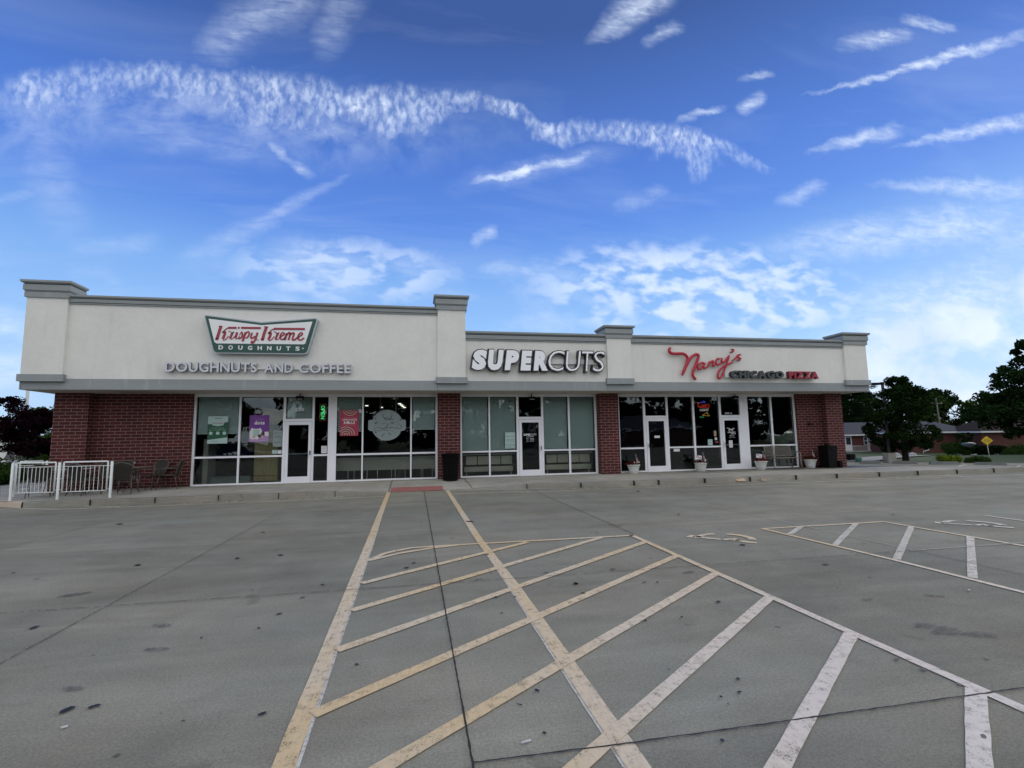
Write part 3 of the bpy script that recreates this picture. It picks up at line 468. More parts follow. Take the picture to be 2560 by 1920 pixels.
# sidewalk with a dropped-kerb ramp
def sidewalk():
    mb = MB(); W_ = M['walk']
    front = [(-10.75, -2.35, .15), (-9.9, -2.82, .15), (-2.24, -2.86, .15), (-0.78, -2.24, .004), (0.90, -2.20, .004), (1.75, -2.21, .02), (3.42, -2.68, .15), (5.1, -2.88, .15), (22.6, -2.95, .15), (24.5, -3.1, .15), (26.2, -3.0, .15)]
    back = [(-14.7, 3.4), (-9.9, 0.3), (-2.9, 0.3), (-0.78, 0.3), (0.90, 0.3), (1.75, 0.3), (3.42, 0.3), (5.1, 0.3), (17.0, 0.3), (21.9, -2.45), (26.2, -2.85)]
    N_ = 7; rows = []
    for (fx, fy, fz), (bx, by) in zip(front, back):
        r = []
        for k in range(N_):
            t = k/(N_-1); x = fx+(bx-fx)*t; y = fy+(by-fy)*t
            z = fz+(0.20-fz)*min(1, t/0.6) if fz < 0.1 else fz+(0.205-fz)*t
            if bx > 20 or bx < -14: z = .15
            r.append((x, y, z))
        rows.append(r)
    V = [p for r in rows for p in r]; F = []
    for i in range(len(rows)-1):
        for k in range(N_-1): F.append((i*N_+k, (i+1)*N_+k, (i+1)*N_+k+1, i*N_+k+1))
    mb.add(V, F, W_, True)
    mb.add([(17.0, .3, .204), (21.9, -2.45, .149), (18.55, .9, .15), (18.4, 30, .15), (17.3, 30, .15)], [(0, 1, 2), (0, 2, 3, 4)], W_)
    mb.add([(-10.75, -2.35, .148), (-9.9, .3, .2), (-14.7, 3.4, .148)], [(0, 1, 2)], W_)
    mb.add([(-14.7, 3.4, .148), (-9.9, .3, .2), (-10.4, 20, .15), (-14.7, 20, .15)], [(0, 1, 2, 3)], W_)
    struct(mb, 'sidewalk', 'raised concrete sidewalk along the shop fronts')
    # kerb face as its own stone strip, 15 cm high, rounded top edge
    kb = MB(); edge = front
    def strip(pts, m):
        Vk = []; Fk = []
        prof = [(0.0, -1.0), (0.012, -0.18), (0.03, 0.012), (0.16, 0.022)]
        for i, (x, y, z) in enumerate(pts):
            a = Vector(pts[max(0, i-1)][:2]); b = Vector(pts[min(len(pts)-1, i+1)][:2]); t = (b-a).normalized(); nn = Vector((-t.y, t.x))
            for d, h in prof:
                zz = z+h*0.15 if h > -1 else -0.03
                if z < 0.1: zz = min(zz, z+0.004) if h > -1 else -0.03
                Vk.append((x+nn.x*d-nn.x*0.02, y+nn.y*d-nn.y*0.02, zz))
        q = len(prof)
        for i in range(len(pts)-1):
            for k in range(q-1): Fk.append((i*q+k, (i+1)*q+k, (i+1)*q+k+1, i*q+k+1))
        kb.add(Vk, Fk, m)
    strip(front[1:], M['curb'])
    struct(kb, 'kerb', 'grey concrete kerb below the sidewalk')
    kb2 = MB(); kb = kb2; strip([(-16.5, -0.1, .15), (-14.0, -1.0, .15), (-12.0, -1.7, .15), (-10.75, -2.32, .15), (-9.94, -2.81, .15)], M['curb_sunlit'])
    struct(kb2, 'kerb', 'kerb stone at the far left end of the sidewalk, sunlight painted into its paler colour')
    jb = MB()
    for x in (-8.37, -6.85, -5.29, -3.75, -2.24, 3.42, 5.10, 6.88, 7.73, 9.37, 11.04, 12.81, 14.44, 16.2, 17.85, 19.6, 21.3):
        jb.box(x-.007, x+.007, -3.0 if x > 4 else (-2.89 if x < 0 else -2.75), -2.84 if x != 3.42 else -2.6, 0.004, .156, M['joint'])
    for x in (-2.24, -5.29, 3.42, 5.10, 8.5, 11.04, 14.44):
        jb.add([(x-.008, -2.85, .1535), (x+.008, -2.85, .1535), (x+.008, -0.05, .207), (x-.008, -0.05, .207)], [(0, 1, 2, 3)], M['curb'])
    for (xa, ya, za, xb) in ((-0.78, -2.22, .009, -0.75), (1.78, -2.2, .026, 1.62)):
        pts = [(xa, ya, za)]; 
        for k in range(1, 7):
            t = k/6; z = za+(.2-za)*min(1, t/.6); pts.append((xa+(xb-xa)*t, ya+(-.05-ya)*t, z+.006))
        for p, q in zip(pts, pts[1:]): jb.add([(p[0]-.009, p[1], p[2]), (p[0]+.009, p[1], p[2]), (q[0]+.009, q[1], q[2]), (q[0]-.009, q[1], q[2])], [(0, 1, 2, 3)], M['joint'])
    struct(jb, 'sidewalk_joint', 'dark joints between the sidewalk slabs')
    # red tactile panel on the ramp
    tb = MB(); y0, y1 = -2.22, -1.62; zf = lambda y: .004+(.196)*min(1, ((y+2.22)/2.52)/.6)
    tb.add([(-.73, y0, zf(y0)+.006), (.87, y0, zf(y0)+.006), (.87, y1, zf(y1)+.006), (-.73, y1, zf(y1)+.006)], [(0, 1, 2, 3)], M['redpad'])
    for i in range(27):
        for j in range(10):
            cx = -.70+i*.0595; cy = y0+.03+j*.06; r = .013; z = zf(cy)+.006
            tb.add([(cx-r, cy-r, z), (cx+r, cy-r, z), (cx+r, cy+r, z), (cx-r, cy+r, z), (cx-r*.6, cy-r*.6, z+.006), (cx+r*.6, cy-r*.6, z+.006), (cx+r*.6, cy+r*.6, z+.006), (cx-r*.6, cy+r*.6, z+.006)], [(4, 5, 6, 7), (0, 1, 5, 4), (1, 2, 6, 5), (2, 3, 7, 6), (3, 0, 4, 7)], M['redpad'])
    tag(tb.build('tactile_panel'), 'red bumpy tactile warning panel at the foot of the ramp', 'tactile panel')
sidewalk()
# painted lines
def line(mb, pts, w, m, z=.004, seed=0):
    r = random.Random(seed+len(mb.v)); P = [Vector(p) for p in pts]; Q = [P[0]]
    for a, b in zip(P, P[1:]):
        n = max(1, int((b-a).length/0.12)); Q += [a+(b-a)*k/n for k in range(1, n+1)]
    L = []; R_ = []
    for i, p in enumerate(Q):
        t = (Q[min(i+1, len(Q)-1)]-Q[max(0, i-1)]).normalized(); nn = Vector((-t.y, t.x)); L.append(p+nn*(w/2+r.uniform(-1, 1)*.0022)); R_.append(p-nn*(w/2+r.uniform(-1, 1)*.0022))
    n = len(Q); mb.add([(q.x, q.y, z) for q in R_+L], [(i, i+1, n+i+1, n+i) for i in range(n-1)], m)
Yl = M['yellow']; Wl = M['wpaint']
a = MB(); line(a, [(-.62, -17.2), (-.63, -15.2), (-.69, -10), (-.785, -2.25)], .115, Yl); line(a, [(-.552, -17.2), (-.562, -15.2), (-.625, -10), (-.74, -4)], .022, Wl, .003); struct(a, 'crosswalk_line', 'left yellow edge line of the crosswalk to the ramp')
a = MB(); line(a, [(1.07, -17.2), (1.06, -12.7), (1.0, -10), (.985, -2.3)], .115, Yl, .0055); line(a, [(1.002, -17.2), (.995, -12.7), (.94, -9)], .02, Wl, .003); struct(a, 'crosswalk_line', 'right yellow edge line of the crosswalk to the ramp')
a = MB(); line(a, [(-.6, -11.0), (-.42, -10.62), (-.25, -10.47), (-.04, -10.35), (.3, -10.33), (.94, -10.33), (3.44, -10.37)], .085, Yl, .007); line(a, [(3.42, -10.33), (3.42, -16.8)], .085, Yl, .007); struct(a, 'bay_line', 'yellow outline of the hatched bay in front of the camera')
a = MB(); i = 0
for k, (ex, ey) in enumerate([(.27, -10.42), (1.68, -10.43), (2.88, -10.4), (3.39, -10.89), (3.39, -11.8), (3.39, -12.68), (3.39, -13.56), (3.39, -14.49), (3.39, -15.38)]):
    sy = -11.08-.965*k if k < 1 else -12.06-.90*(k-1)
    sx = -.58; sl = (ey-sy)/(ex-sx)
    if sy < -17.3: sx += (-17.3-sy)/sl; sy = -17.3
    if k == 0: line(a, [(-.58, -10.98), (-.2, -10.66), (.27, -10.44), (.6, -10.37)], .085, Yl, .0085)
    else: line(a, [(sx, sy), (ex, ey)], .10, Yl, .0085+.0005*(k % 2))
struct(a, 'hatching', 'worn yellow diagonal hatching lines in the near bay')
a = MB(); line(a, [(5.74, -10.42), (8.17, -10.42)], .075, Yl); line(a, [(8.17, -10.39), (8.21, -13), (8.22, -17)], .075, Yl, .005); line(a, [(5.74, -10.42), (5.86, -12.6), (5.88, -17.2)], .075, Yl, .0055); struct(a, 'bay_line', 'pale yellow outline of the hatched bay on the right')
a = MB()
for p, q in [((5.82, -10.95), (6.5, -10.42)), ((5.85, -11.78), (7.58, -10.44)), ((5.9, -12.66), (8.14, -10.95)), ((5.92, -13.51), (8.17, -11.83)), ((5.93, -14.4), (8.19, -12.7))]: line(a, [p, q], .085, Wl, .0065)
struct(a, 'hatching', 'pale diagonal hatching lines in the right bay')
a = MB(); line(a, [(10.46, -10.4), (10.46, -15)], .075, Wl); struct(a, 'bay_line', 'lone pale bay line at the right edge of the lot')
# fire lane line and kerb text
a = MB(); line(a, [(-9.98, -2.86), (-8.75, -3.45), (-6, -3.5), (-2.0, -3.45), (-.85, -3.3)], .07, M['wpaint']); line(a, [(1.1, -3.28), (1.9, -3.42), (3.5, -3.6), (7, -3.7), (12, -3.8), (22, -4.05), (27, -4.2)], .07, M['wpaint'])
line(a, [(-8.45, -2.92), (-7.4, -3.4)], .05, M['wpaint'], .005); line(a, [(-2.2, -2.93), (-1.0, -2.45), (-.85, -2.42)], .05, M['wpaint'], .005); line(a, [(1.05, -2.35), (3.3, -3.55)], .05, M['wpaint'], .005); line(a, [(1.05, -2.28), (4.6, -3.02)], .05, M['wpaint'], .0055); line(a, [(2.27, -2.66), (3.5, -2.86), (5, -3.0)], .05, M['wpaint'], .006)
line(a, [(12.9, -3.0), (15.9, -3.6)], .05, M['wpaint'], .006)
struct(a, 'fire_lane_line', 'pale painted line running parallel to the kerb')
def ground_text(s, x0, x1, ya, yb):
    q = MB(); text_line(q, s, x0, x1, ya, yb, 0, M['ytext'], gap=.2, bold=.01); q.v = [(x, z, .0045) for x, y, z in q.v]; struct(q, 'road_lettering', 'faded painted words %s between kerb and line' % s.lower())
ground_text('NO PARKING', -6.1, -3.7, -3.40, -3.02); ground_text('FIRE LANE', -3.45, -1.95, -3.38, -3.0)
ground_text('FIRE', 4.75, 5.6, -3.52, -3.05); ground_text('NO PARKING', 6.35, 8.75, -3.60, -3.1); ground_text('NO PARKING', 16.1, 18.9, -3.75, -3.2)
# wheelchair symbols
def isa(cx, cy, m, label):
    q = MB(); s_ = 1.0
    def L_(pts, w): line(q, [(cx+x, cy+y) for x, y in pts], w*1.3, m, .005)
    L_([(-.42, .10), (-.30, .22), (-.2, -.02), (-.04, -.16)], .07)
    arc = [(.05+.40*math.cos(t), -.12+.36*math.sin(t)) for t in [math.radians(d) for d in range(158, 70, -11)]]; L_(arc, .075)
    arc = [(.05+.40*math.cos(t), -.12+.36*math.sin(t)) for t in [math.radians(d) for d in range(55, -40, -11)]]; L_(arc, .085)
    L_([(-.03, -.2), (.2, -.17), (.14, -.32)], .07); L_([(.1, -.2), (.2, -.42), (.3, -.52)], .085)
    struct(q, 'wheelchair_symbol', label)
isa(4.62, -10.84, Yl, 'yellow wheelchair symbol painted in the nearer accessible bay'); isa(9.28, -10.92, Wl, 'pale wheelchair symbol painted in the farther accessible bay')
# slab joints: wobbly, crumbling filler
def joint(pts, w, m, z=.0105, jag=.006, seed=1):
    r = random.Random(seed); q = MB(); P = [Vector(p) for p in pts]; Q = [P[0]]
    for a_, b_ in zip(P, P[1:]):
        n = max(1, int((b_-a_).length/.035)); Q += [a_+(b_-a_)*k/n for k in range(1, n+1)]
    L = []; R_ = []
    for i, p in enumerate(Q):
        t = (Q[min(i+1, len(Q)-1)]-Q[max(0, i-1)]).normalized(); nn = Vector((-t.y, t.x)); o = r.uniform(-jag, jag)*.5
        L.append(p+nn*(o+w/2*r.uniform(.6, 1.5))); R_.append(p+nn*(o-w/2*r.uniform(.6, 1.5)))
    n = len(Q); q.add([(v.x, v.y, z) for v in R_+L], [(i, i+1, n+i+1, n+i) for i in range(n-1) if r.random() > (.0 if w >= .0099 else .12)], m)
    return q
def J(pts, w, m, lab, seed, jag=.006): struct(joint(pts, w, m, jag=jag, seed=seed), 'pavement_joint', lab)
J([(.275, -2.3), (.285, -17.3)], .011, M['joint'], 'straight dark joint running down the middle of the crosswalk', 1, .0012)
J([(-3.0, -3.1), (-2.97, -17.5)], .0068, M['joint'], 'dark joint running through the left part of the lot', 2)
J([(3.5, -3.4), (3.49, -10.35)], .011, M['joint'], 'dark joint from the kerb to the corner of the near bay', 3)
J([(-22, -12.2), (-6, -12.2), (1.5, -12.3), (6.5, -12.33)], .008, M['joint'], 'fine cross joint halfway down the lot', 4, .012)
J([(6.5, -12.33), (14, -12.35)], .014, M['jpale'], 'pale cross joint in the right bay', 5)
J([(.29, -15.4), (1.15, -15.42), (9, -15.45)], .010, M['joint'], 'crumbling dark cross joint nearest the camera', 6, .005)
J([(6.52, -6.5), (6.57, -12.3)], .013, M['jpale'], 'pale joint running into the right bay', 7)
J([(6.57, -12.3), (6.6, -17)], .010, M['joint'], 'dark joint continuing through the right bay', 8)
J([(-14, -8.6), (-6.39, -8.62), (0, -8.95)], .006, M['joint'], 'faint cross joint on the left of the lot', 9, .01)
J([(3.5, -9.3), (6.53, -9.3), (14, -9.25)], .008, M['jpale'], 'faint pale cross joint before the accessible bays', 10, .008)
J([(-6.25, -3.6), (-6.3, -14)], .006, M['joint'], 'faint joint far left in the lot', 11, .01)
# tar spots and stains
def stains():
    q = MB(); r = random.Random(4)
    def blob(cx, cy, a, b, ang, m, z=.0118):
        n = 13; V = []
        for i in range(n):
            t = 2*math.pi*i/n; k = r.uniform(.75, 1.2); x = a*k*math.cos(t); y = b*k*math.sin(t); V.append((cx+x*math.cos(ang)-y*math.sin(ang), cy+x*math.sin(ang)+y*math.cos(ang), z))
        q.add(V, [tuple(range(n))], m)
    for cx, cy, a_ in TAR: blob(cx, cy, a_*.85, a_*.55, r.uniform(0, 3), M['stain'])
    for cx, cy, a_ in GREY: blob(cx, cy, a_*1.3, a_*.6, r.uniform(-.4, .4), M['stain2'], .0095)
    for _ in range(230):
        x = r.uniform(-14, 18); y = r.uniform(-16.3, -4); d = math.hypot(x, y+18)
        blob(x, y, r.uniform(.006, .022)*(1 if d < 6 else 1.6), r.uniform(.005, .014), r.uniform(0, 3), M['stain'] if r.random() < .6 else M['stain2'])
    struct(q, 'tar_spots', 'small black tar spots and grey stains scattered on the concrete')
stains()
# ================================================================== BUILDING
B = thing('shopping_building', 'low shopping building with cream stucco fascia over red brick piers and glass shop fronts', 'building')
BR = M['brick']
def part(mb, name, label=None, parent=None):
    o = mb.build(name, parent or B)
    if label: o['label'] = label
    return o
ZB = .12; ZT = 3.24
part(MB().box(-10.9, -9.97, -.40, .3, ZB, ZT, BR), 'brick_pier', 'left corner brick pier')
part(MB().box(-9.97, -7.14, -.10, .3, ZB, ZT, BR), 'brick_wall', 'wide brick wall behind the patio chairs')
part(MB().box(.785, 1.57, -.40, .3, ZB, ZT, BR), 'brick_pier', 'brick pier behind the slatted litter bin')
part(MB().box(6.79, 7.53, -.42, .3, ZB, ZT, BR), 'brick_pier', 'brick pier right of the hair salon')
part(MB().box(15.49, 16.62, -.14, .3, ZB, ZT, BR), 'brick_wall', 'narrow brick wall right of the last window')
part(MB().box(16.62, 17.41, -.42, .3, ZB, ZT, BR), 'brick_pier', 'right corner brick pier')
part(MB().box(17.11, 17.41, .3, 18, ZB, ZT, BR).box(-10.9, -10.6, .3, 18, ZB, ZT, BR).box(-10.6, 17.11, 17.7, 18, ZB, ZT, BR), 'brick_wall', 'side and rear brick walls')
ST = M['stucco']; TR = M['trim']
YF = -1.40
mb = MB()
mb.box(-11.10, 1.2, YF, 0.0, 3.52, 5.9, ST); part(mb, 'fascia_panel', 'tall cream stucco panel with the doughnut sign')
part(MB().box(1.2, 7.2, YF, 0.0, 3.52, 5.05, ST), 'fascia_panel', 'lower cream stucco panel with the white letters')
part(MB().box(7.2, 17.68, YF, 0.0, 3.52, 5.05, ST), 'fascia_panel', 'lower cream stucco panel with the red script sign')
part(MB().box(-11.17, 17.77, YF-.025, .1, 3.2, 3.52, TR).box(-11.17, -11.14, .1, 18, 3.2, 3.52, TR).box(17.74, 17.77, .1, 18, 3.2, 3.52, TR), 'fascia_band', 'grey painted band along the bottom of the fascia')
part(MB().box(-11.10, 17.68, 0, 18, 3.28, 5.0, ST).box(-11.10, 1.25, 0, 12, 5.0, 5.9, ST), 'parapet_wall', 'stucco side and rear parapet')
def cornice(x0, x1, z0, z1, label):
    h = z1-z0; mb = MB()
    mb.box(x0, x1, YF-.045, .1, z0, z0+.035, TR); mb.box(x0, x1, YF-.015, .1, z0+.035, z0+.05, M['seam'])
    mb.box(x0, x1, YF-.065, .1, z0+.05, z0+h*.60, TR); mb.box(x0, x1, YF-.03, .1, z0+h*.60, z0+h*.66, M['seam'])
    mb.add([(x0, YF-.065, z0+h*.66), (x1, YF-.065, z0+h*.66), (x1, YF-.12, z0+h*.80), (x0, YF-.12, z0+h*.80), (x1, YF-.12, z1), (x0, YF-.12, z1), (x1, .1, z1), (x0, .1, z1)], [(0, 1, 2, 3), (3, 2, 4, 5), (5, 4, 6, 7)], TR)
    part(mb, 'cornice', label)
cornice(-10.08, .72, 5.76, 6.015, 'grey moulded cornice on the tall left parapet'); cornice(1.66, 6.73, 4.925, 5.225, 'grey moulded cornice on the middle parapet'); cornice(7.65, 16.68, 4.925, 5.225, 'grey moulded cornice on the right parapet')
part(MB().box(-5.2, -2.2, .6, 3.2, 5.9, 6.17, M['trim']).box(-4.0, -3.96, .6, .7, 6.17, 6.24, M['seam']).box(-3.4, -3.36, .6, .7, 6.17, 6.22, M['seam']), 'roof_unit', 'low grey roof unit showing above the parapet')
def pilaster(x0, x1, zt, zn, zc, label, capx0, capx1, depth=.4, wrap=0):
    p = MB().box(x0, x1, YF-.09, 0.05, 3.63, zt+.02, ST); o = part(p, 'pilaster', label)
    c = MB(); d = 0.75
    y1 = YF+d if not wrap else YF+.56
    def ring(e, za, zb_, m=TR): c.box(x0-e, x1+e, YF-.09-e, y1+e*.3, za, zb_, m)
    ring(.045, zt, zt+(zn-zt)*.92); ring(.02, zt+(zn-zt)*.92, zn, M['seam']); ring(.05, zn, zn+.03); h = zc-zn
    ring(.075, zn+.03, zn+h*.62); ring(.055, zn+h*.62, zn+h*.70, M['seam'])
    e0, e1 = .075, (x0-capx0); za, zb_ = zn+h*.70, zn+h*.82
    V = [(x0-e0, YF-.09-e0, za), (x1+e0, YF-.09-e0, za), (x1+e0, y1, za), (x0-e0, y1, za), (x0-e1, YF-.09-e1, zb_), (x1+e1, YF-.09-e1, zb_), (x1+e1, y1+.02, zb_), (x0-e1, y1+.02, zb_)]
    c.add(V, [(0, 1, 5, 4), (1, 2, 6, 5), (2, 3, 7, 6), (3, 0, 4, 7)], TR); c.box(x0-e1, x1+e1, YF-.09-e1, y1+.02, zb_, zc, TR)
    c.build('capital', o)
    MB().box(x0-.055, x1+.055, YF-.14, 0.03, 3.43, 3.635, TR).build('base_block', o)
    MB().box(x0-.004, x0+.004, YF-.0275, YF, 3.2, 3.43, M['seam']).build('seam', o)
pilaster(-11.13, -10.085, 5.905, 6.08, 6.40, 'left corner stucco pilaster', -11.26, 0, wrap=1)
pilaster(.726, 1.66, 5.925, 6.09, 6.42, 'stucco pilaster between doughnut shop and salon', .596, 0)
pilaster(6.725, 7.65, 5.09, 5.23, 5.545, 'stucco pilaster between salon and pizza shop', 6.595, 0)
pilaster(16.68, 17.71, 5.05, 5.19, 5.525, 'right corner stucco pilaster', 16.55, 0)
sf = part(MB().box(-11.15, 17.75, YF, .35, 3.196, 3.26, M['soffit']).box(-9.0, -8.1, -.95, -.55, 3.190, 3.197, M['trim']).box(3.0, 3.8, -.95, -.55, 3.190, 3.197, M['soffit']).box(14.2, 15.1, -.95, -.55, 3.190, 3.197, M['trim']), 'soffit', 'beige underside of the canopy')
for x in (-9.05, -5.55, -1.9, 1.6, 5.35, 9.1, 12.6, 16.0):
    MB().lathe([(.09, .012), (.09, -.006), (.065, -.008), (.06, .004), (0.0, .004)], x, -.72, M['roof'], 16, 3.194).build('downlight', sf)
# shop fronts: glazed panes are parts of each frame
FR = M['frame']
def storefront(label, x0, x1, verts, doors, skip=()):
    """verts: list of (xa, xb) mullions; doors: set of index of bay that is a door"""
    mb = MB(); y0, y1 = -.03, .07
    mb.box(x0, x1, y0, y1, 3.10, 3.2, FR)
    bays = []
    for (a, b), (c, d) in zip(verts, verts[1:]): bays.append((b, c))
    for a, b in verts: mb.box(a, b, y0-.004, y1, .17, 3.1, FR)
    for i, (a, b) in enumerate(bays):
        if i in doors: mb.box(a, b, y0, y1, 2.27, 2.355, FR)
        elif i in skip: mb.box(a, b, y0, y1, .17, .25, FR); mb.box(a, b, y0, y1, 1.08, 1.14, FR)
        else: mb.box(a, b, y0, y1, .17, .25, FR); mb.box(a, b, y0, y1, 1.08, 1.14, FR)
        # black gaskets
        spans = [(2.355, 3.1)] if i in doors else [(.25, 1.08), (1.14, 3.1)]
        for za, zb_ in spans:
            g = .012
            for q in ((a, a+g, za, zb_), (b-g, b, za, zb_), (a+g, b-g, za, za+g), (a+g, b-g, zb_-g*1.6, zb_)): mb.box(q[0], q[1], .004, .02, q[2], q[3], M['gasket'])
    o = part(mb, 'storefront', label)
    for i, (a, b) in enumerate(bays):
        G_ = M['tglass'] if (x0 > 7 and i < 2) else M['glass']
        spans = [(2.355, 3.1)] if i in doors else [(.25, 1.08), (1.14, 3.1)]
        for za, zb_ in spans: MB().box(a+.002, b-.002, .022, .028, za+.002, zb_-.002, G_).build('window_pane', o)
    for i in doors:
        a, b = bays[i]; d = MB(); yy0, yy1 = -.045, .03; za, zb_ = .19, 2.262
        s1 = .105
        d.box(a+.008, a+s1, yy0, yy1, za, zb_, FR); d.box(b-s1, b-.008, yy0, yy1, za, zb_, FR); d.box(a+s1, b-s1, yy0+.002, yy1, za, .41, FR); d.box(a+s1, b-s1, yy0+.002, yy1, 2.145, zb_, FR)
        d.box(a, a+.008, yy0+.03, yy1, za, zb_, M['gasket']); d.box(b-.008, b, yy0+.03, yy1, za, zb_, M['gasket']); d.box(a, b, yy0+.04, yy1, zb_, 2.27, M['gasket']); d.box(a, b, -.02, .07, .15, .19, M['trim'])
        do = part(d, 'door', doors[i][0]); hs = doors[i][1]
        MB().box(a+s1+.001, b-s1-.001, -.01, -.004, .412, 2.143, M['dglass']).build('door_glass', do)
        hx = (b-.055) if hs == 'r' else (a+.055)
        h = MB(); h.box(hx-.045, hx+.045, yy0-.012, yy0-.002, 1.0, 1.34, FR); h.tube([(hx-.02, yy0-.01, 1.08), (hx-.02, yy0-.07, 1.08), (hx-.02, yy0-.07, 1.28), (hx-.02, yy0-.01, 1.28)], .012, FR, 8); h.box(hx+.005, hx+.03, yy0-.05, yy0-.01, 1.13, 1.27, M['blackp']); h.build('handle', do)
        if doors[i][2]: MB().box(a+s1, b-s1, .0, .03, 1.145, 1.195, FR).build('push_bar', do)
    return o
storefront('doughnut shop front of white aluminium frames', -7.14, .785, [(-7.14, -7.07), (-5.77, -5.71), (-4.39, -4.31), (-3.46, -3.39), (-2.94, -2.66), (-1.82, -1.77), (-.17, -.12), (.71, .785)], {2: ('doughnut shop door', 'r', True)})
storefront('hair salon shop front of white aluminium frames', 1.57, 6.79, [(1.57, 1.66), (2.63, 2.69), (3.67, 3.76), (4.62, 4.70), (5.66, 5.73), (6.71, 6.79)], {2: ('hair salon door with black film', 'r', False)})
storefront('pizza shop front of white aluminium frames', 7.53, 15.49, [(7.53, 7.72), (8.71, 8.80), (9.68, 9.76), (10.82, 10.9), (11.99, 12.08), (12.93, 13.29), (14.33, 14.41), (15.42, 15.49)], {1: ('left pizza shop door with small white sticker', 'l', False), 4: ('right pizza shop door with paper notice', 'l', True)})
# interiors
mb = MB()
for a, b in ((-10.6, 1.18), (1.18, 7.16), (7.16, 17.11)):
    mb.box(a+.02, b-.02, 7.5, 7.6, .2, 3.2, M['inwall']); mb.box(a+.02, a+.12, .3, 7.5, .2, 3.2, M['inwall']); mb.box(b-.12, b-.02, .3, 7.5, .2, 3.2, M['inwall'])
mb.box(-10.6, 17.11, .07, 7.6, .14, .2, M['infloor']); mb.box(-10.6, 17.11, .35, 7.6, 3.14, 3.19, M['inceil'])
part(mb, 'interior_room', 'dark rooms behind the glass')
settle(B, (3.3, 0, 0))
# roller shades: each hangs behind its own pane
def shade(a, b, z0, label): tag(MB().box(a+.02, b-.02, .10, .108, z0, 3.12, M['shade']).box(a+.02, b-.02, .095, .113, z0-.03, z0, M['raceway']).build('roller_shade'), label, 'window shade', 'grey roller shades behind the shop windows')
shade(-7.07, -5.77, 1.90, 'half lowered shade behind the green poster, leftmost window'); shade(-2.66, -1.82, 1.92, 'half lowered shade behind the red cinnamon poster'); shade(-.12, .71, 1.96, 'half lowered plain shade right of the round decal')
shade(1.66, 2.63, 1.14, 'fully lowered shade, leftmost pane of the salon'); shade(2.69, 3.67, 1.14, 'fully lowered shade behind the pale notice beside the salon door'); shade(4.70, 5.66, 1.14, 'fully lowered shade just right of the salon door'); shade(5.73, 6.71, 1.14, 'fully lowered shade, rightmost pane of the salon')
tag(MB().box(-4.29, -3.48, .10, .108, 2.36, 3.12, M['shade']).build('window_film'), 'grey film behind the pane above the doughnut shop door', 'window film')
# ------------------------------------------------------------------ SIGNS
r_ = thing('shop_sign', 'bow-tie shaped green and white doughnut sign with red script', 'sign')
q = MB().prism(KK_OUT, -1.60, -1.40, M['silver']); q.build('sign_case', r_)
MB().prism(KK_GREEN, -1.615, -1.60, M['green']).build('green_face', r_)
MB().prism(KK_WHITE, -1.622, -1.615, M['white']).build('white_face', r_)
q = MB()
for w, pts in KRISPY: q.stroke(pts, w*1.02, -1.634, M['red'], .012)
q.build('script_lettering', r_)
q = MB(); xs0, xs1 = -5.915, -3.545; s_ = 'DOUGHNUTS'
for i, c in enumerate(s_): w = .125; cx = xs0+.06+i*(xs1-xs0-.16)/8; q = MB(); glyph_solid(q, c, cx-w/2, cx+w/2, 4.425, 4.555, -1.632, .012, M['white'], bold=.03); q.build('letter', r_)
MB().disc(-3.485, -1.630, 4.50, .028, M['silver']).build('round_mark', r_); settle(r_, (-4.7, -1.4, 4.3))
r_ = thing('letter_sign', 'pale raised capitals reading doughnuts and coffee under the green sign', 'sign')
D0 = (-7.34, 3.73, 4.02); MB().box(-7.3, -2.1, -1.47, -1.40, 3.845, 3.895, M['raceway']).build('raceway', r_)

for w_, xa, xb in (('DOUGHNUTS', -7.39, -4.83), ('AND', -4.62, -3.78), ('COFFEE', -3.61, -2.04)): text_line(MB(), w_, xa, xb, 3.735, 4.035, -1.56, M['dullwhite'], .10, M['dullside'], .022, .10, (r_, 'letter'))
settle(r_, (-4.7, -1.4, 3.73))
r_ = thing('letter_sign', 'large slanted white capitals with black sides over the salon', 'sign')
MB().box(1.9, 6.5, -1.47, -1.40, 4.13, 4.30, M['raceway']).build('raceway', r_)
for c, bx, bd in zip('SUPERCUTS', SUPER, [.075]*5+[-.012]*4):
    x0, x1, z0, z1 = bx; x0 += .02
    q = MB(); glyph_solid(q, c, x0, x1, z0+.03, z1-.01, -1.60, .20, M['letw'], M['black'], bd, .14)
    # black trim rim just behind the white face
    glyph_solid(q, c, x0-.05, x1+.028, z0-.01, z1+.02, -1.597, .19, M['black'], M['black'], bd+.03, .14)
    q.build('letter', r_)
settle(r_, (4.2, -1.4, 3.84))
r_ = thing('letter_sign', 'glossy red handwritten script sign over the pizza shop', 'sign')
groups = [(0, 2), (2, 3), (3, 5), (5, 6), (6, 7), (7, 8), (8, 11)]
for a_, b_ in groups:
    q = MB()
    for w, pts in NANCY[a_:b_]:
        P = [Vector((x, -1.52, z)) for x, z in pts]; Q = []
        for i in range(len(P)-1):
            p0 = P[max(0, i-1)]; p1 = P[i]; p2 = P[i+1]; p3 = P[min(len(P)-1, i+2)]
            for k in range(3): t = k/3; Q.append(0.5*((2*p1)+(p2-p0)*t+(2*p0-5*p1+4*p2-p3)*t*t+(3*p1-p0-3*p2+p3)*t**3))
        Q.append(P[-1]); n_ = len(Q); rr = [w/2*(1 if 1 < i < n_-2 else .75) for i in range(n_)]
        q.tube(Q, rr, M['nred'], 10)
    for p in (NANCY[a_][1][0], NANCY[b_-1][1][-1]): q.tube([(p[0], -1.5, p[1]), (p[0], -1.40, p[1])], .015, M['pzs'], 6)
    q.build('letter', r_)
settle(r_, (10.5, -1.4, 3.62))
r_ = thing('letter_sign', 'dark charcoal and red block capitals reading chicago pizza', 'sign')
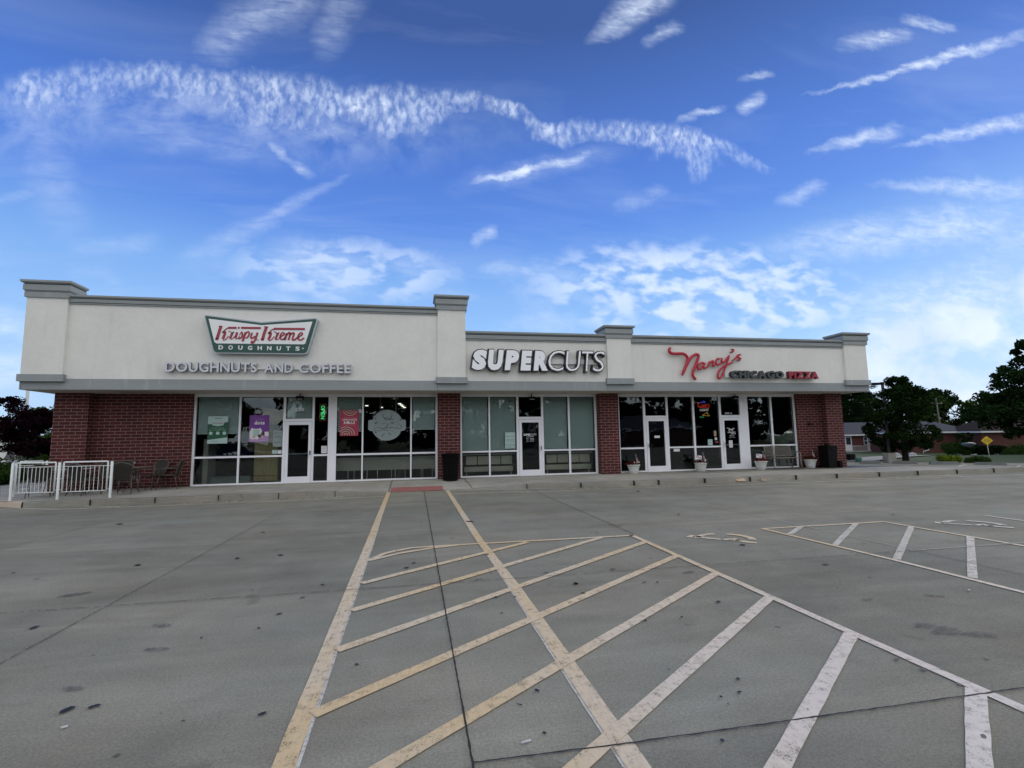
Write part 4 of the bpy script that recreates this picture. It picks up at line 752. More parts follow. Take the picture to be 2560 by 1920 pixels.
MB().box(11.36, 15.0, -1.50, -1.40, 3.70, 3.86, M['raceway']).build('raceway', r_)
text_line(MB(), 'CHICAGO', 11.50, 13.74, 3.665, 3.945, -1.66, M['chic'], .17, M['chics'], .06, .07, (r_, 'letter'))
text_line(MB(), 'PIZZA', 13.97, 15.26, 3.66, 3.935, -1.66, M['pz'], .17, M['pzs'], .06, .07, (r_, 'letter')); settle(r_, (13.3, -1.4, 3.66))
# ------------------------------------------------------------------ window posters and neon
def flat(mb, x0, x1, z0, z1, y, m): mb.add([(x0, y, z0), (x1, y, z0), (x1, y, z1), (x0, y, z1)], [(0, 1, 2, 3)], m); return mb
yp = .012
def tl(parent, *a, **k): q_ = MB(); text_line(q_, *a, **k); return q_.build('printed_line', parent)
# green rewards poster
x0, x1, z0, z1 = -6.72, -6.11, 1.56, 2.46
r_ = thing('poster', 'green and mint rewards poster in the leftmost window', 'poster')
MB().box(x0, x1, yp, yp+.004, z0, z1, M['mint']).build('sheet', r_)
q = MB(); q.add([(x0, yp-.001, 1.68), (x1, yp-.001, 1.76), (x1, yp-.001, 2.27), (x1-.1, yp-.001, 2.25), (x0+.1, yp-.001, 2.20), (x0, yp-.001, 2.20)], [(0, 1, 2, 3, 4, 5)], M['pgreen'])
q.add([(x0+.1, yp-.002, 2.31), (x0+.3, yp-.002, 2.29), (x1-.1, yp-.002, 2.31), (x1-.14, yp-.002, 2.16), (x0+.3, yp-.002, 2.13), (x0+.14, yp-.002, 2.16)], [(0, 1, 2, 3, 4, 5)], M['mint'])
q.build('printed_shapes', r_); q = MB()
for cx in (-6.62, -6.41, -6.21): MB().disc(cx, yp-.002, 1.90, .056, M['mint'], 14).build('printed_disc', r_)
tl(r_, 'THE NEW', -6.52, -6.3, 2.37, 2.405, yp-.002, M['pgreen'], bold=.02); tl(r_, 'REWARDS', -6.57, -6.26, 2.20, 2.25, yp-.003, M['pred'], bold=.03)
tl(r_, 'Download. Sign up.', -6.6, -6.22, 2.06, 2.09, yp-.002, M['mint'], lowercase=True); tl(r_, 'Start earning FREE rewards', -6.67, -6.16, 1.995, 2.03, yp-.002, M['mint'], lowercase=True)
tl(r_, 'rewards app', -6.62, -6.38, 1.625, 1.65, yp-.002, M['pgreen'], lowercase=True); 0; settle(r_, (-6.41, 0, 1.56))
# purple dots poster
x0, x1, z0, z1 = -5.45, -4.84, 1.60, 2.49
r_ = thing('poster', 'purple doughnut dots poster with a white gift box', 'poster'); MB().box(x0, x1, yp, yp+.004, z0, z1, M['purple']).build('sheet', r_)
q = MB(); flat(q, x0, x1, z0, 1.80, yp-.001, M['lilac']); flat(q, x0, x0+.12, z0, 1.95, yp-.0012, M['lilac'])
q.add([(x0+.02, yp-.002, 1.72), (x0+.12, yp-.002, 1.67), (x0+.34, yp-.002, 1.74), (x0+.40, yp-.002, 1.97), (x0+.33, yp-.002, 2.07), (x0+.30, yp-.002, 2.03), (x0+.12, yp-.002, 2.03), (x0+.09, yp-.002, 2.08), (x0+.02, yp-.002, 1.95)], [tuple(range(9))], M['fwhite'])
flat(q, x0+.12, x0+.32, 1.78, 2.0, yp-.003, M['mint'])
for cx, cz, rr, m_ in ((x0+.15, 1.76, .05, 'cream'), (x0+.24, 1.73, .06, 'fwhite'), (x0+.33, 1.79, .06, 'brown'), (x0+.40, 1.76, .05, 'cream'), (x0+.43, 1.87, .055, 'brown'), (x0+.43, 1.87, .025, 'cream')): q.disc(cx, yp-.004, cz, rr, M[m_], 12)
q.add([(x0+.48, yp-.003, 1.80), (x1, yp-.003, 1.78), (x1, yp-.003, 1.93), (x0+.48, yp-.003, 1.93)], [(0, 1, 2, 3)], M['fwhite']); q.build('printed_shapes', r_)
q = MB(); tl(r_, 'new', x0+.12, x0+.19, 2.40, 2.42, yp-.002, M['cream'], lowercase=True); tl(r_, 'introducing', x0+.23, x0+.4, 2.375, 2.395, yp-.002, M['lilac'], lowercase=True); tl(r_, 'doughnut', x0+.17, x0+.45, 2.315, 2.355, yp-.002, M['lilac'], bold=.01, lowercase=True); tl(r_, 'dots', x0+.15, x0+.47, 2.18, 2.29, yp-.002, M['fwhite'], bold=.05, gap=.04, lowercase=True)
tl(r_, 'share the sweetness', x0+.11, x0+.49, 1.635, 1.655, yp-.002, M['fwhite'], lowercase=True); 0; settle(r_, (-5.15, 0, 1.6))
# red cinnamon poster
x0, x1, z0, z1 = -2.56, -1.94, 1.75, 2.64
r_ = thing('poster', 'red cinnamon rolls poster with swirled pastry', 'poster'); MB().box(x0, x1, yp, yp+.004, z0, z1, M['pred']).build('sheet', r_)
q = MB()
def arcs(cx, cz, rs, a0, a1, m1, m2):
    for k, rr in enumerate(rs):
        pts = []
        for d in range(a0, a1+1, 9):
            px_, pz_ = cx+rr*math.cos(math.radians(d)), cz+rr*.92*math.sin(math.radians(d))
            if x0+.01 < px_ < x1-.01 and z0+.01 < pz_ < z1-.01: pts.append((px_, pz_))
        if len(pts) > 2: q.stroke(pts, .024, yp-.001-.0004*k, M[m1 if k % 2 else m2], .001, 1)
arcs(x0+.20, z0+.04, (.05, .09, .13, .17, .21, .25, .29), -20, 200, 'brown', 'cream'); q.build('printed_swirl', r_); q = MB(); arcs(x0+.33, z1+.03, (.07, .11, .15, .19, .23), 190, 350, 'brown', 'cream'); q.build('printed_swirl', r_)
q = MB(); tl(r_, 'NEW HAND MADE', x0+.14, x0+.5, 2.365, 2.385, yp-.003, M['cream']); tl(r_, 'CINNAMON', x0+.08, x0+.56, 2.275, 2.34, yp-.003, M['fwhite'], bold=.03, gap=.08); tl(r_, 'ROLLS', x0+.13, x0+.50, 2.16, 2.25, yp-.003, M['fwhite'], bold=.05, gap=.07); MB().disc(x0+.26, yp-.004, 2.205, .05, M['fwhite'], 12).build('printed_disc', r_); tl(r_, 'WITH CREAM CHEESE ICING', x0+.09, x0+.5, 2.115, 2.13, yp-.003, M['cream']); 0; settle(r_, (-2.25, 0, 1.75))
# round decal
r_ = thing('window_decal', 'round frosted decal with a side tab each way in the big middle pane', 'window decal')
q = MB(); V = []
cx, cz, R0 = -.97, 2.105, .54; pts = []
for k in range(0, 360, 6):
    a_ = math.radians(k); px_, pz_ = R0*math.cos(a_), R0*math.sin(a_)
    if -.20 < pz_ < .19 and abs(px_) > .4: continue
    pts.append((k, px_, pz_))
tabs = [(0, .50, .19), (0, .60, .19), (0, .645, .15), (0, .645, -.14), (0, .58, -.20), (0, .50, -.20)]
up = [p for p in pts if p[2] > 0]; dn = [p for p in pts if p[2] <= 0]
poly = [(.5, .19), ] ; poly = [(p[1], p[2]) for p in up]+[(-.50, .19), (-.60, .19), (-.645, .15), (-.645, -.14), (-.58, -.20), (-.50, -.20)]+[(p[1], p[2]) for p in dn]+[(.50, -.20), (.58, -.20), (.645, -.14), (.645, .15), (.60, .19), (.50, .19)]
q.add([(cx+x, yp, cz+z) for x, z in poly], [tuple(range(len(poly)))], M['decal']); q.build('backing', r_)
q = MB(); rr_ = random.Random(12)
for (w, P_) in [(.022, [(-.17, .38), (-.12, .27), (-.05, .20), (.05, .19), (.14, .21), (.22, .18)]), (.022, [(.16, .36), (.12, .24), (.0, .26), (-.08, .25)]), (.018, [(-.45, -.11), (-.3, -.09), (-.15, -.11), (0, -.1), (.15, -.09), (.32, -.11), (.47, -.12), (.5, -.05)]), (.02, [(0, .04), (.01, 0), (-.04, -.06), (-.07, -.10)]), (.016, [(-.44, -.17), (-.3, -.2), (-.15, -.16), (-.02, -.18), (.03, -.2)]), (.02, [(-.19, -.40), (-.12, -.32), (-.08, -.28)]), (.02, [(.06, -.27), (.12, -.36)]), (.03, [(.14, .10), (.16, .06), (.24, .10)]), (.03, [(-.44, .21), (-.38, .25)]), (.03, [(-.43, .06), (-.34, .10)]), (.03, [(.5, .0), (.45, -.03)]), (.03, [(.44, .21), (.48, .16)]), (.03, [(-.42, -.22), (-.36, -.27)]), (.03, [(.45, -.27), (.48, -.22)])]:
    q.stroke([(cx+a_, cz+b_) for a_, b_ in P_], w, yp-.002, M['decald'], .001, 3)
for _ in range(46):
    a_, b_ = rr_.uniform(-.42, .42), rr_.uniform(-.07, .09); q.stroke([(cx+a_, cz+b_), (cx+a_+.01, cz+b_+rr_.uniform(.01, .035))], .010, yp-.0025, M['decald'], .001, 1)
q.build('worn_lettering', r_); settle(r_, (-.97, 0, 1.56))
def notice(x0, x1, z0, z1, label, m='paper', ink='ink', lines=6, y=.012, text=None, cat='notice', seed=1):
    q = MB().box(x0, x1, y, y+.003, z0, z1, M[m]); r = random.Random(seed); h = z1-z0; w = x1-x0
    if text:
        zz = z1-.14*h
        for s_ in text:
            if s_:
                ww = min(.84*w, len(s_)*.055*h*1.1+.1*w); text_line(q, s_, (x0+x1)/2-ww/2, (x0+x1)/2+ww/2, zz-.05*h, zz, y-.001, M[ink], bold=.01)
            zz -= .095*h
    else:
        for k in range(lines):
            zz = z1-h*(.14+.76*k/lines); a_ = r.uniform(.1, .25)*w; flat(q, x0+a_, x1-a_, zz-h*.03, zz, y-.001, M[ink])
    return tag(q.build('notice'), label, cat)
notice(3.24, 3.62, 1.20, 1.79, 'pale blue notice beside the salon door', 'mint', 'ink', text=['', 'NOW OPEN', '', 'THIS LOCATION', 'WALK IN WELCOME', '', 'MON TO FRI', 'SAT AND SUN', 'CHECK IN', 'ONLINE'])
notice(-4.70, -4.42, 1.42, 1.97, 'grey-green menu notice left of the doughnut shop door', 'decal', 'ink', text=['PICK UP', '', 'ORDER', 'ONLINE', '', '', 'FRESH'])
notice(-4.71, -4.56, 1.19, 1.315, 'pale blue square sticker, left one below the menu notice', 'mint', lines=2, cat='sticker'); notice(-4.54, -4.42, 1.185, 1.305, 'white square sticker, right one below the menu notice', 'paper', lines=2, cat='sticker')
notice(-3.15, -2.97, 1.17, 1.42, 'white sheet in the narrow pane right of the doughnut shop door', 'paper', lines=4, seed=3)
notice(12.36, 12.52, 1.06, 1.34, 'white paper taped inside the right pizza shop door', 'paper', lines=6, y=-.016, seed=5)
notice(11.45, 11.65, 1.16, 1.40, 'mint card low in the window left of the right pizza door', 'mint', lines=2, seed=6)
notice(11.74, 11.84, 1.52, 1.74, 'tall pale sticker in the window left of the right pizza door', 'card', lines=2, cat='sticker', seed=7); notice(11.76, 11.86, 1.37, 1.47, 'small white sticker below the tall sticker', 'paper', lines=1, cat='sticker', seed=8)
notice(11.78, 11.9, 1.25, 1.32, 'small orange sticker at the bottom of the pizza window', 'pred', 'cream', lines=1, cat='sticker', seed=9)
notice(9.15, 9.37, 1.49, 1.58, 'white long sticker on the left pizza shop door', 'paper', lines=1, y=-.016, cat='sticker', seed=10)
notice(9.95, 10.21, .95, 1.06, 'white three part sticker low in the pizza window', 'paper', lines=1, cat='sticker', seed=11)
# text on doors and transoms
def decal_text(label, parts_, y=-.013):
    q = MB()
    for s_, a, b, c, d, bd in parts_: text_line(q, s_, a, b, c, d, y, M['letw'] if bd < 9 else M['ink'], bold=bd % 9, gap=.1)
    tag(q.build('door_lettering'), label, 'lettering')
decal_text('white shop name and opening hours on the salon door', [('SUPER', 3.94, 4.20, 1.66, 1.73, .06), ('CUTS', 4.21, 4.42, 1.66, 1.73, 0), ('STORE HOURS', 4.04, 4.31, 1.605, 1.63, .02), ('M-F', 4.04, 4.11, 1.54, 1.565, .02), ('9AM-8PM', 4.17, 4.32, 1.54, 1.565, .02), ('SAT', 4.04, 4.11, 1.49, 1.515, .02), ('9AM-6PM', 4.17, 4.32, 1.49, 1.515, .02), ('SUN', 4.04, 4.11, 1.44, 1.465, .02), ('10AM-5PM', 4.16, 4.32, 1.44, 1.465, .02)], -.014)
decal_text('white street number above the doughnut shop door', [('2301', -4.03, -3.75, 2.62, 2.72, .02)], .008); decal_text('black suite letter below the street number', [('SUITE C', -4.01, -3.70, 2.545, 2.59, 9.02)], .008)
decal_text('white street number above the right pizza shop door', [('2301 A', 12.28, 12.60, 2.40, 2.47, .02)], .008)
decal_text('white pizza shop name and hours on the right pizza door', [('CHICAGO', 12.33, 12.68, 1.64, 1.69, .03), ('PIZZA', 12.48, 12.69, 1.58, 1.625, .03), ('OPEN DAILY', 12.40, 12.62, 1.505, 1.535, .02), ('11 AM - 10 PM', 12.38, 12.65, 1.44, 1.46, .01)], -.014)
q = MB(); sx, sz, s0 = 12.32, 1.70, .105
for w, pts in NANCY[:11]: q.stroke([(sx+(x-9.15)*s0*1.05, sz+(z-3.62)*s0*1.3) for x, z in pts], .013, -.014, M['letw'], .001, 1)
tag(q.build('door_lettering'), 'small white script name at eye height on the right pizza door', 'lettering')
tag(MB().box(3.87, 4.51, .002, .006, .42, 2.13, varied('black_film', (0.012, 0.013, 0.018), 0.3, .2, 3, .5, 6)).build('door_film'), 'wrinkled black film covering the salon door glass', 'door film')
# neon signs
r_ = thing('neon_sign', 'vertical lit green open sign with red dotted border', 'neon sign')
q = MB(); word = 'OPEN'; zt = 2.80
for i, c in enumerate(word):
    V, F = glyph(c, .0); w_, a_, b_ = natural(c)
    hh = .105; top = zt-.118*i; 
    xs = [v[0] for v in V]; zs = [v[1] for v in V]
    T = [(-3.19+(b-min(zs))/(max(zs)-min(zs))*.115, yp+.02, top-(a-min(xs))/(max(xs)-min(xs))*hh) for a, b, _ in V]; q.add(T, F, M['ngreen'])
q.build('letters', r_); q = MB()
bx = [(-3.235, 2.85), (-3.03, 2.85), (-3.03, 2.28), (-3.235, 2.28)]
for (xa, za), (xb, zb_) in zip(bx, bx[1:]+bx[:1]):
    n_ = int(math.hypot(xb-xa, zb_-za)/.045)
    for k in range(n_): t = (k+.5)/n_; q.disc(xa+(xb-xa)*t, yp+.02, za+(zb_-za)*t, .007, M['nredl'], 6)
q.build('border', r_); MB().box(-3.25, -3.01, .036, .05, 2.26, 2.87, M['black']).build('back_plate', r_); settle(r_, (-3.13, 0, 2.26))
r_ = thing('neon_sign', 'red and blue beer neon sign above the pizza slice', 'neon sign')
q = MB()
def neon(q, pts, m, r=.009): q.tube([(x, .06, z) for x, z in pts], r, M[m], 6)
neon(q, [(11.23, 2.83), (11.17, 2.86), (11.13, 2.80), (11.16, 2.72), (11.24, 2.69), (11.30, 2.72)], 'nredl', .013); 
for cx_ in (11.33, 11.43): neon(q, [(cx_+.035*math.cos(t/8*6.283), 2.74+.05*math.sin(t/8*6.283)) for t in range(9)], 'nredl', .011)
neon(q, [(11.49, 2.69), (11.50, 2.79), (11.54, 2.80)], 'nredl', .011); neon(q, [(11.63, 2.82), (11.58, 2.80), (11.63, 2.74), (11.62, 2.69), (11.56, 2.69)], 'nredl', .011); neon(q, [(11.12, 2.70), (11.3, 2.67), (11.62, 2.66)], 'nredl', .008); q.build('script', r_)
q = MB(); neon(q, [(11.24, 2.86), (11.31, 2.90), (11.34, 2.87), (11.40, 2.95), (11.46, 2.88), (11.43, 2.85)], 'nblue', .012); neon(q, [(11.33, 2.86), (11.37, 2.90), (11.42, 2.86)], 'nblue', .008); q.build('mountain_outline', r_)
q = MB(); text_line(q, 'LIGHT', 11.21, 11.60, 2.53, 2.62, .055, M['nwhite'], .008, gap=.12); q.build('letters', r_); settle(r_, (11.38, .06, 2.53))
r_ = thing('neon_sign', 'amber pizza slice outline neon with small green letters', 'neon sign')
q = MB(); neon(q, [(11.30, 2.36), (11.53, 2.48), (11.62, 2.33), (11.30, 2.36)], 'namber', .008); neon(q, [(11.51, 2.45), (11.58, 2.35)], 'namber', .005); q.build('slice', r_)
q = MB(); text_line(q, 'PIZZA', 11.18, 11.37, 2.26, 2.31, .055, M['ngreen2'], .006); q.build('letters', r_); settle(r_, (11.4, .06, 2.26))
# box lights over the doors
for (xa, xb, z0_, lab) in ((-3.96, -3.70, 2.98, 'black box light under the canopy above the doughnut shop door'), (4.08, 4.36, 2.96, 'black box light under the canopy above the salon door'), (12.45, 12.78, 2.98, 'black box light under the canopy above the right pizza door')):
    r_ = thing('wall_light', lab, 'wall light', group='black lights above the shop doors'); cx_ = (xa+xb)/2
    MB().bevbox(cx_-.12, cx_+.12, -.30, -.16, z0_, z0_+.13, M['blackp'], .01).build('housing', r_); MB().tube([(cx_, -.22, z0_+.12), (cx_, -.22, 3.2)], .02, M['blackp'], 8).build('bracket', r_); MB().box(cx_-.09, cx_+.09, -.305, -.299, z0_+.015, z0_+.035, M['hwhite']).build('lens', r_); settle(r_, (cx_, -.22, z0_))
r_ = thing('wall_fixture', 'small black twin spot fixture on the right brick wall', 'wall fixture')
q = MB(); q.lathe([(0, 0), (.05, 0), (.05, .02), (0, .02)], 0, 0, M['blackp'], 12); q.v = [(16.0+a_, -.14-c_, 1.95+b_) for a_, b_, c_ in q.v]; q.build('base', r_)
for s_ in (-1, 1): MB().tube([(16.0, -.16, 1.95), (16.0+s_*.08, -.2, 1.96), (16.0+s_*.10, -.26, 1.94)], .022, M['blackp'], 8).build('lamp_head', r_)
settle(r_, (16.0, -.14, 1.9))
tag(MB().box(-8.83, -8.72, -.125, -.10, .97, 1.03, M['hwhite']).box(-8.81, -8.74, -.128, -.125, .985, 1.015, M['ink']).build('outlet_cover'), 'small white outlet cover on the brick wall behind the fence', 'outlet cover')
# ================================================================== PATIO
r_ = thing('patio_fence', 'white metal patio fence of barred panels between round posts', 'fence')
PO = [(-8.13, -2.47), (-9.35, -2.50), (-10.52, -2.35), (-11.22, -1.21), (-10.82, -.62)]
for x, y in PO: MB().lathe([(.033, 0), (.033, .975), (.02, .985), (0, .985)], x, y, M['metalw'], 14, .15).build('post', r_)
for (xa, ya), (xb, yb) in zip(PO, PO[1:]):
    a_ = Vector((xa, ya)); b_ = Vector((xb, yb)); t = (b_-a_).normalized(); A = a_+t*.095; Bp = b_-t*.095; p = lambda s, z: ((A+(Bp-A)*s).x, (A+(Bp-A)*s).y, z)
    q = MB(); q.tube([p(0, .33), p(0, 1.12), p(.012, 1.135), p(.988, 1.135), p(1, 1.12), p(1, .33)], .021, M['metalw'], 10)
    q.tube([p(0, 1.02), p(1, 1.02)], .011, M['metalw'], 6); q.tube([p(0, .35), p(1, .35)], .013, M['metalw'], 6)
    nb = max(4, int((Bp-A).length/.098))
    for k in range(1, nb): q.tube([p(k/nb, .35), p(k/nb, 1.02)], .008, M['metalw'], 6, caps=False)
    for z in (.40, .70, 1.02): q.tube([(xa, ya, z), p(0, z)], .009, M['metalw'], 6, caps=False); q.tube([p(1, z), (xb, yb, z)], .009, M['metalw'], 6, caps=False)
    q.build('panel', r_)
settle(r_, (-9.6, -2.4, .15))
def make_chair():
    t = thing('patio_chair', '', 'chair', group='bronze mesh patio chairs')
    sl = MB(); n = 9
    # seat sling, slightly dished (front is +Y)
    V = []; F = []
    for j in range(n):
        for i in range(n):
            u_, v_ = i/(n-1)*2-1, j/(n-1)*2-1; w = .22*(1-.10*v_*v_); V.append((u_*w, v_*.21, .43-.03*(1-u_*u_)-.015*(v_ < -.5)))
    for j in range(n-1):
        for i in range(n-1): F.append((j*n+i, j*n+i+1, (j+1)*n+i+1, (j+1)*n+i))
    sl.add(V, F, M['mesh'], True); sl.build('seat', t)
    bk = MB(); V = []; F = []; m_ = 10
    def half(h): return .17+.085*math.sin(min(1, h/.75)*1.57) if h < .72 else .255*math.sqrt(max(.0, 1-((h-.72)/.285)**2))
    for j in range(m_):
        h = j/(m_-1)*.995; w = max(.03, half(h))
        for i in range(n):
            u_ = i/(n-1)*2-1; V.append((u_*w, -.215-.14*h-.03*(1-u_*u_), .43+.46*h))
    for j in range(m_-1):
        for i in range(n-1): F.append((j*n+i, j*n+i+1, (j+1)*n+i+1, (j+1)*n+i))
    bk.add(V, F, M['mesh'], True); bk.build('backrest', t)
    fr = MB(); L = []
    for k in range(15): h = k/14; L.append((-half(h)-.006, -.215-.14*h, .43+.46*h))
    pts = L+[(-p[0], p[1], p[2]) for p in reversed(L)]; fr.tube(pts, .011, M['metalg'], 8); fr.tube([(-.22, -.2, .43), (-.225, .2, .44), (-.15, .225, .435), (.15, .225, .435), (.225, .2, .44), (.22, -.2, .43)], .011, M['metalg'], 8); fr.tube([(-.21, -.2, .36), (.21, -.2, .36)], .008, M['metalg'], 6); fr.build('frame', t)
    for s_ in (-1, 1):
        MB().tube([(s_*.225, -.235, .62), (s_*.27, -.05, .65), (s_*.275, .16, .64), (s_*.25, .22, .55), (s_*.24, .22, .44)], .011, M['metalg'], 8).build('armrest', t)
        MB().tube([(s_*.22, .2, .44), (s_*.26, .26, .0)], .011, M['metalg'], 8).build('leg', t)
        MB().tube([(s_*.21, -.2, .44), (s_*.25, -.3, .0)], .011, M['metalg'], 8).build('leg', t)
    return t
proto = make_chair(); first = [True]
def chair(x, y, deg, label):
    if first[0]: c = proto; first[0] = False; c['label'] = label; c.location = (x, y, .185); c.rotation_euler = (0, 0, math.radians(deg))
    else: c = dup(proto, label, (x, y, .185), math.radians(deg))
    return c
chair(-8.12, -1.80, 8, 'mesh patio chair right of the fence with its back to the lot')
chair(-8.95, -.60, 172, 'mesh patio chair at the wall, facing out behind the first table')
chair(-8.02, -.52, 158, 'mesh patio chair by the wall facing out, middle of the right pair')
chair(-7.55, -.55, 100, 'mesh patio chair seen from the side, nearest the shop window')
chair(-9.15, -1.75, -20, 'mesh patio chair behind the right fence panel'); chair(-9.2, -.75, 185, 'mesh patio chair at the wall behind the right fence panel')
chair(-10.2, -1.80, 25, 'mesh patio chair behind the left fence panel'); chair(-10.3, -.9, 140, 'mesh patio chair in the far left corner of the patio')
def table(x, y, label, square=False):
    t = thing('patio_table', label, 'table', group='patio tables on the sidewalk'); q = MB()
    if square: q.bevbox(-.38, .38, -.38, .38, .70, .725, M['trim'], .008)
    else: q.lathe([(0, .725), (.37, .725), (.385, .715), (.385, .70), (.36, .695), (0, .70)], 0, 0, M['metalg'], 28)
    q.build('tabletop', t)
    for k in range(4):
        a_ = math.radians(45+90*k); MB().tube([(.12*math.cos(a_), .12*math.sin(a_), .70), (.08*math.cos(a_), .08*math.sin(a_), .35), (.30*math.cos(a_), .30*math.sin(a_), 0)], .012, M['metalg'], 8).build('leg', t)
    t.location = (x, y, .185); return t
table(-8.15, -1.2, 'round patio table right of the fence'); table(-9.72, -1.35, 'square grey patio table behind the fence', True)
# ================================================================== BINS
r_ = thing('litter_bin', 'round black slatted litter bin before the middle brick pier', 'litter bin')
q = MB()
for k in range(30):
    a_ = 2*math.pi*k/30; c, s_ = math.cos(a_), math.sin(a_); e = Vector((-s_, c, 0))*.019
    P = [Vector((c*rr, s_*rr, z)) for rr, z in ((.25, .03), (.265, .5), (.295, .80), (.335, .90))]
    V = [p-e for p in P]+[p+e for p in P]+[p-e-Vector((c, s_, 0))*.008 for p in P]+[p+e-Vector((c, s_, 0))*.008 for p in P]
    F = []
    for i in range(3): F += [(i, 4+i, 5+i, i+1), (8+i, 9+i, 13+i, 12+i), (i, i+1, 9+i, 8+i), (4+i, 12+i, 13+i, 5+i)]
    q.add(V, F, M['blackm'])
q.tube([(.335*math.cos(t/20*6.283), .335*math.sin(t/20*6.283), .90) for t in range(20)], .014, M['blackm'], 8, closed=True)
q.tube([(.255*math.cos(t/20*6.283), .255*math.sin(t/20*6.283), .04) for t in range(20)], .014, M['blackm'], 8, closed=True); q.build('slats', r_)
MB().lathe([(.0, .05), (.22, .05), (.24, .84), (.23, .84), (.21, .06)], 0, 0, M['blackp'], 24).build('liner', r_)
MB().lathe([(.235, .86), (.315, .865), (.32, .89), (.30, .915), (.24, .92), (.235, .86)], 0, 0, M['blackm'], 28).build('rim', r_); r_.location = (1.19, -.80, .175)
r_ = thing('litter_bin', 'square black bin with a domed lid by the right corner pier', 'litter bin')
q = MB(); 
def taper(q, w0, w1, z0, z1, m, b=.0):
    V = []
    for w, z in ((w0, z0), (w1, z1)): V += [(-w, -w, z), (w, -w, z), (w, w, z), (-w, w, z)]
    q.add(V, [(3, 2, 1, 0), (4, 5, 6, 7), (0, 1, 5, 4), (1, 2, 6, 5), (2, 3, 7, 6), (3, 0, 4, 7)], m)
taper(q, .19, .235, 0, .84, M['blackp']); q.build('body', r_)
q = MB(); q.bevbox(-.255, .255, -.255, .255, .84, .875, M['blackp'], .012); q.bevbox(-.21, .21, -.21, .21, .875, .91, M['blackp'], .015); q.bevbox(-.1, .1, -.06, .06, .905, .945, M['blackp'], .015); q.build('lid', r_)
q = MB(); q.tube([(.18, .14, .13), (.25, .14, .13)], .13, M['blackp'], 18); q.build('wheel', r_); MB().bevbox(-.06, .06, -.255, -.23, .72, .79, M['blackm'], .01).build('latch', r_); r_.location = (16.36, -.62, .175); r_.rotation_euler = (0, 0, math.radians(4))
tag(MB().bevbox(16.66, 16.80, -.85, -.70, .17, .46, M['blackp'], .03).build('small_box'), 'small dark box beside the square black bin', 'box')
# ================================================================== BENCH
r_ = thing('bench', 'grey metal bench with a lattice backrest in front of the pizza window', 'bench')
fb = M['benchm']; bx0, bx1 = -.60, .60
q = MB()
def P2(u_, h): return (u_, .17+.12*h, .43+.45*h)
top = [P2(bx0+.02+(bx1-bx0-.04)*k/12, 1.0+.05*math.sin(math.pi*k/12)) for k in range(13)]
q.tube(top, .02, fb, 8); q.tube([P2(bx0, .12), P2(bx0, 1.0)], .017, fb, 8); q.tube([P2(bx1, .12), P2(bx1, 1.0)], .017, fb, 8); q.tube([P2(bx0, .15), P2(bx1, .15)], .015, fb, 8)
q.build('back_frame', r_); q = MB(); n = 10; dx = (bx1-bx0)/n; H = .80
for k in range(-5, n+5):
    for s_ in (1, -1):
        u0_, h0 = bx0+k*dx, .17; u1_, h1 = u0_+s_*4.5*dx, .17+H
        if s_ == -1 and False: continue
        # clip to the frame
        ta = 0.0; tb_ = 1.0
        for lim in (bx0, bx1):
            if (u0_-lim)*(u1_-lim) < 0:
                tt = (lim-u0_)/(u1_-u0_)
                if (lim == bx0 and s_ == 1) or (lim == bx1 and s_ == -1): ta = max(ta, tt)
                else: tb_ = min(tb_, tt)
        mid = u0_+(u1_-u0_)*(ta+tb_)/2
        if tb_-ta < .02 or not (bx0 <= mid <= bx1): continue
        A_ = (u0_+(u1_-u0_)*ta, h0+(h1-h0)*ta); B_ = (u0_+(u1_-u0_)*tb_, h0+(h1-h0)*tb_)
        q.tube([P2(*A_), P2(*B_)], .011, fb, 5, caps=False)
q.build('lattice', r_)
q = MB()
for k in range(9): y = -.26+.055*k; q.box(bx0, bx1, y, y+.04, .415+.01*math.cos(k), .43+.01*math.cos(k), fb)
q.build('seat', r_)
for s_ in (-1, 1):
    x = s_*.61
    MB().tube([(x, .16, .62), (x, 0, .66), (x, -.16, .65), (x, -.25, .60), (x, -.28, .5), (x, -.25, .42)], .02, fb, 8).build('armrest', r_)
    MB().tube([(x, -.25, .42), (x, -.27, .2), (x*1.02, -.31, 0)], .019, fb, 8).build('leg', r_); MB().tube([(x, .17, .43), (x, .19, .2), (x*1.02, .24, 0)], .019, fb, 8).build('leg', r_)
r_.location = (14.50, -.32, .185)
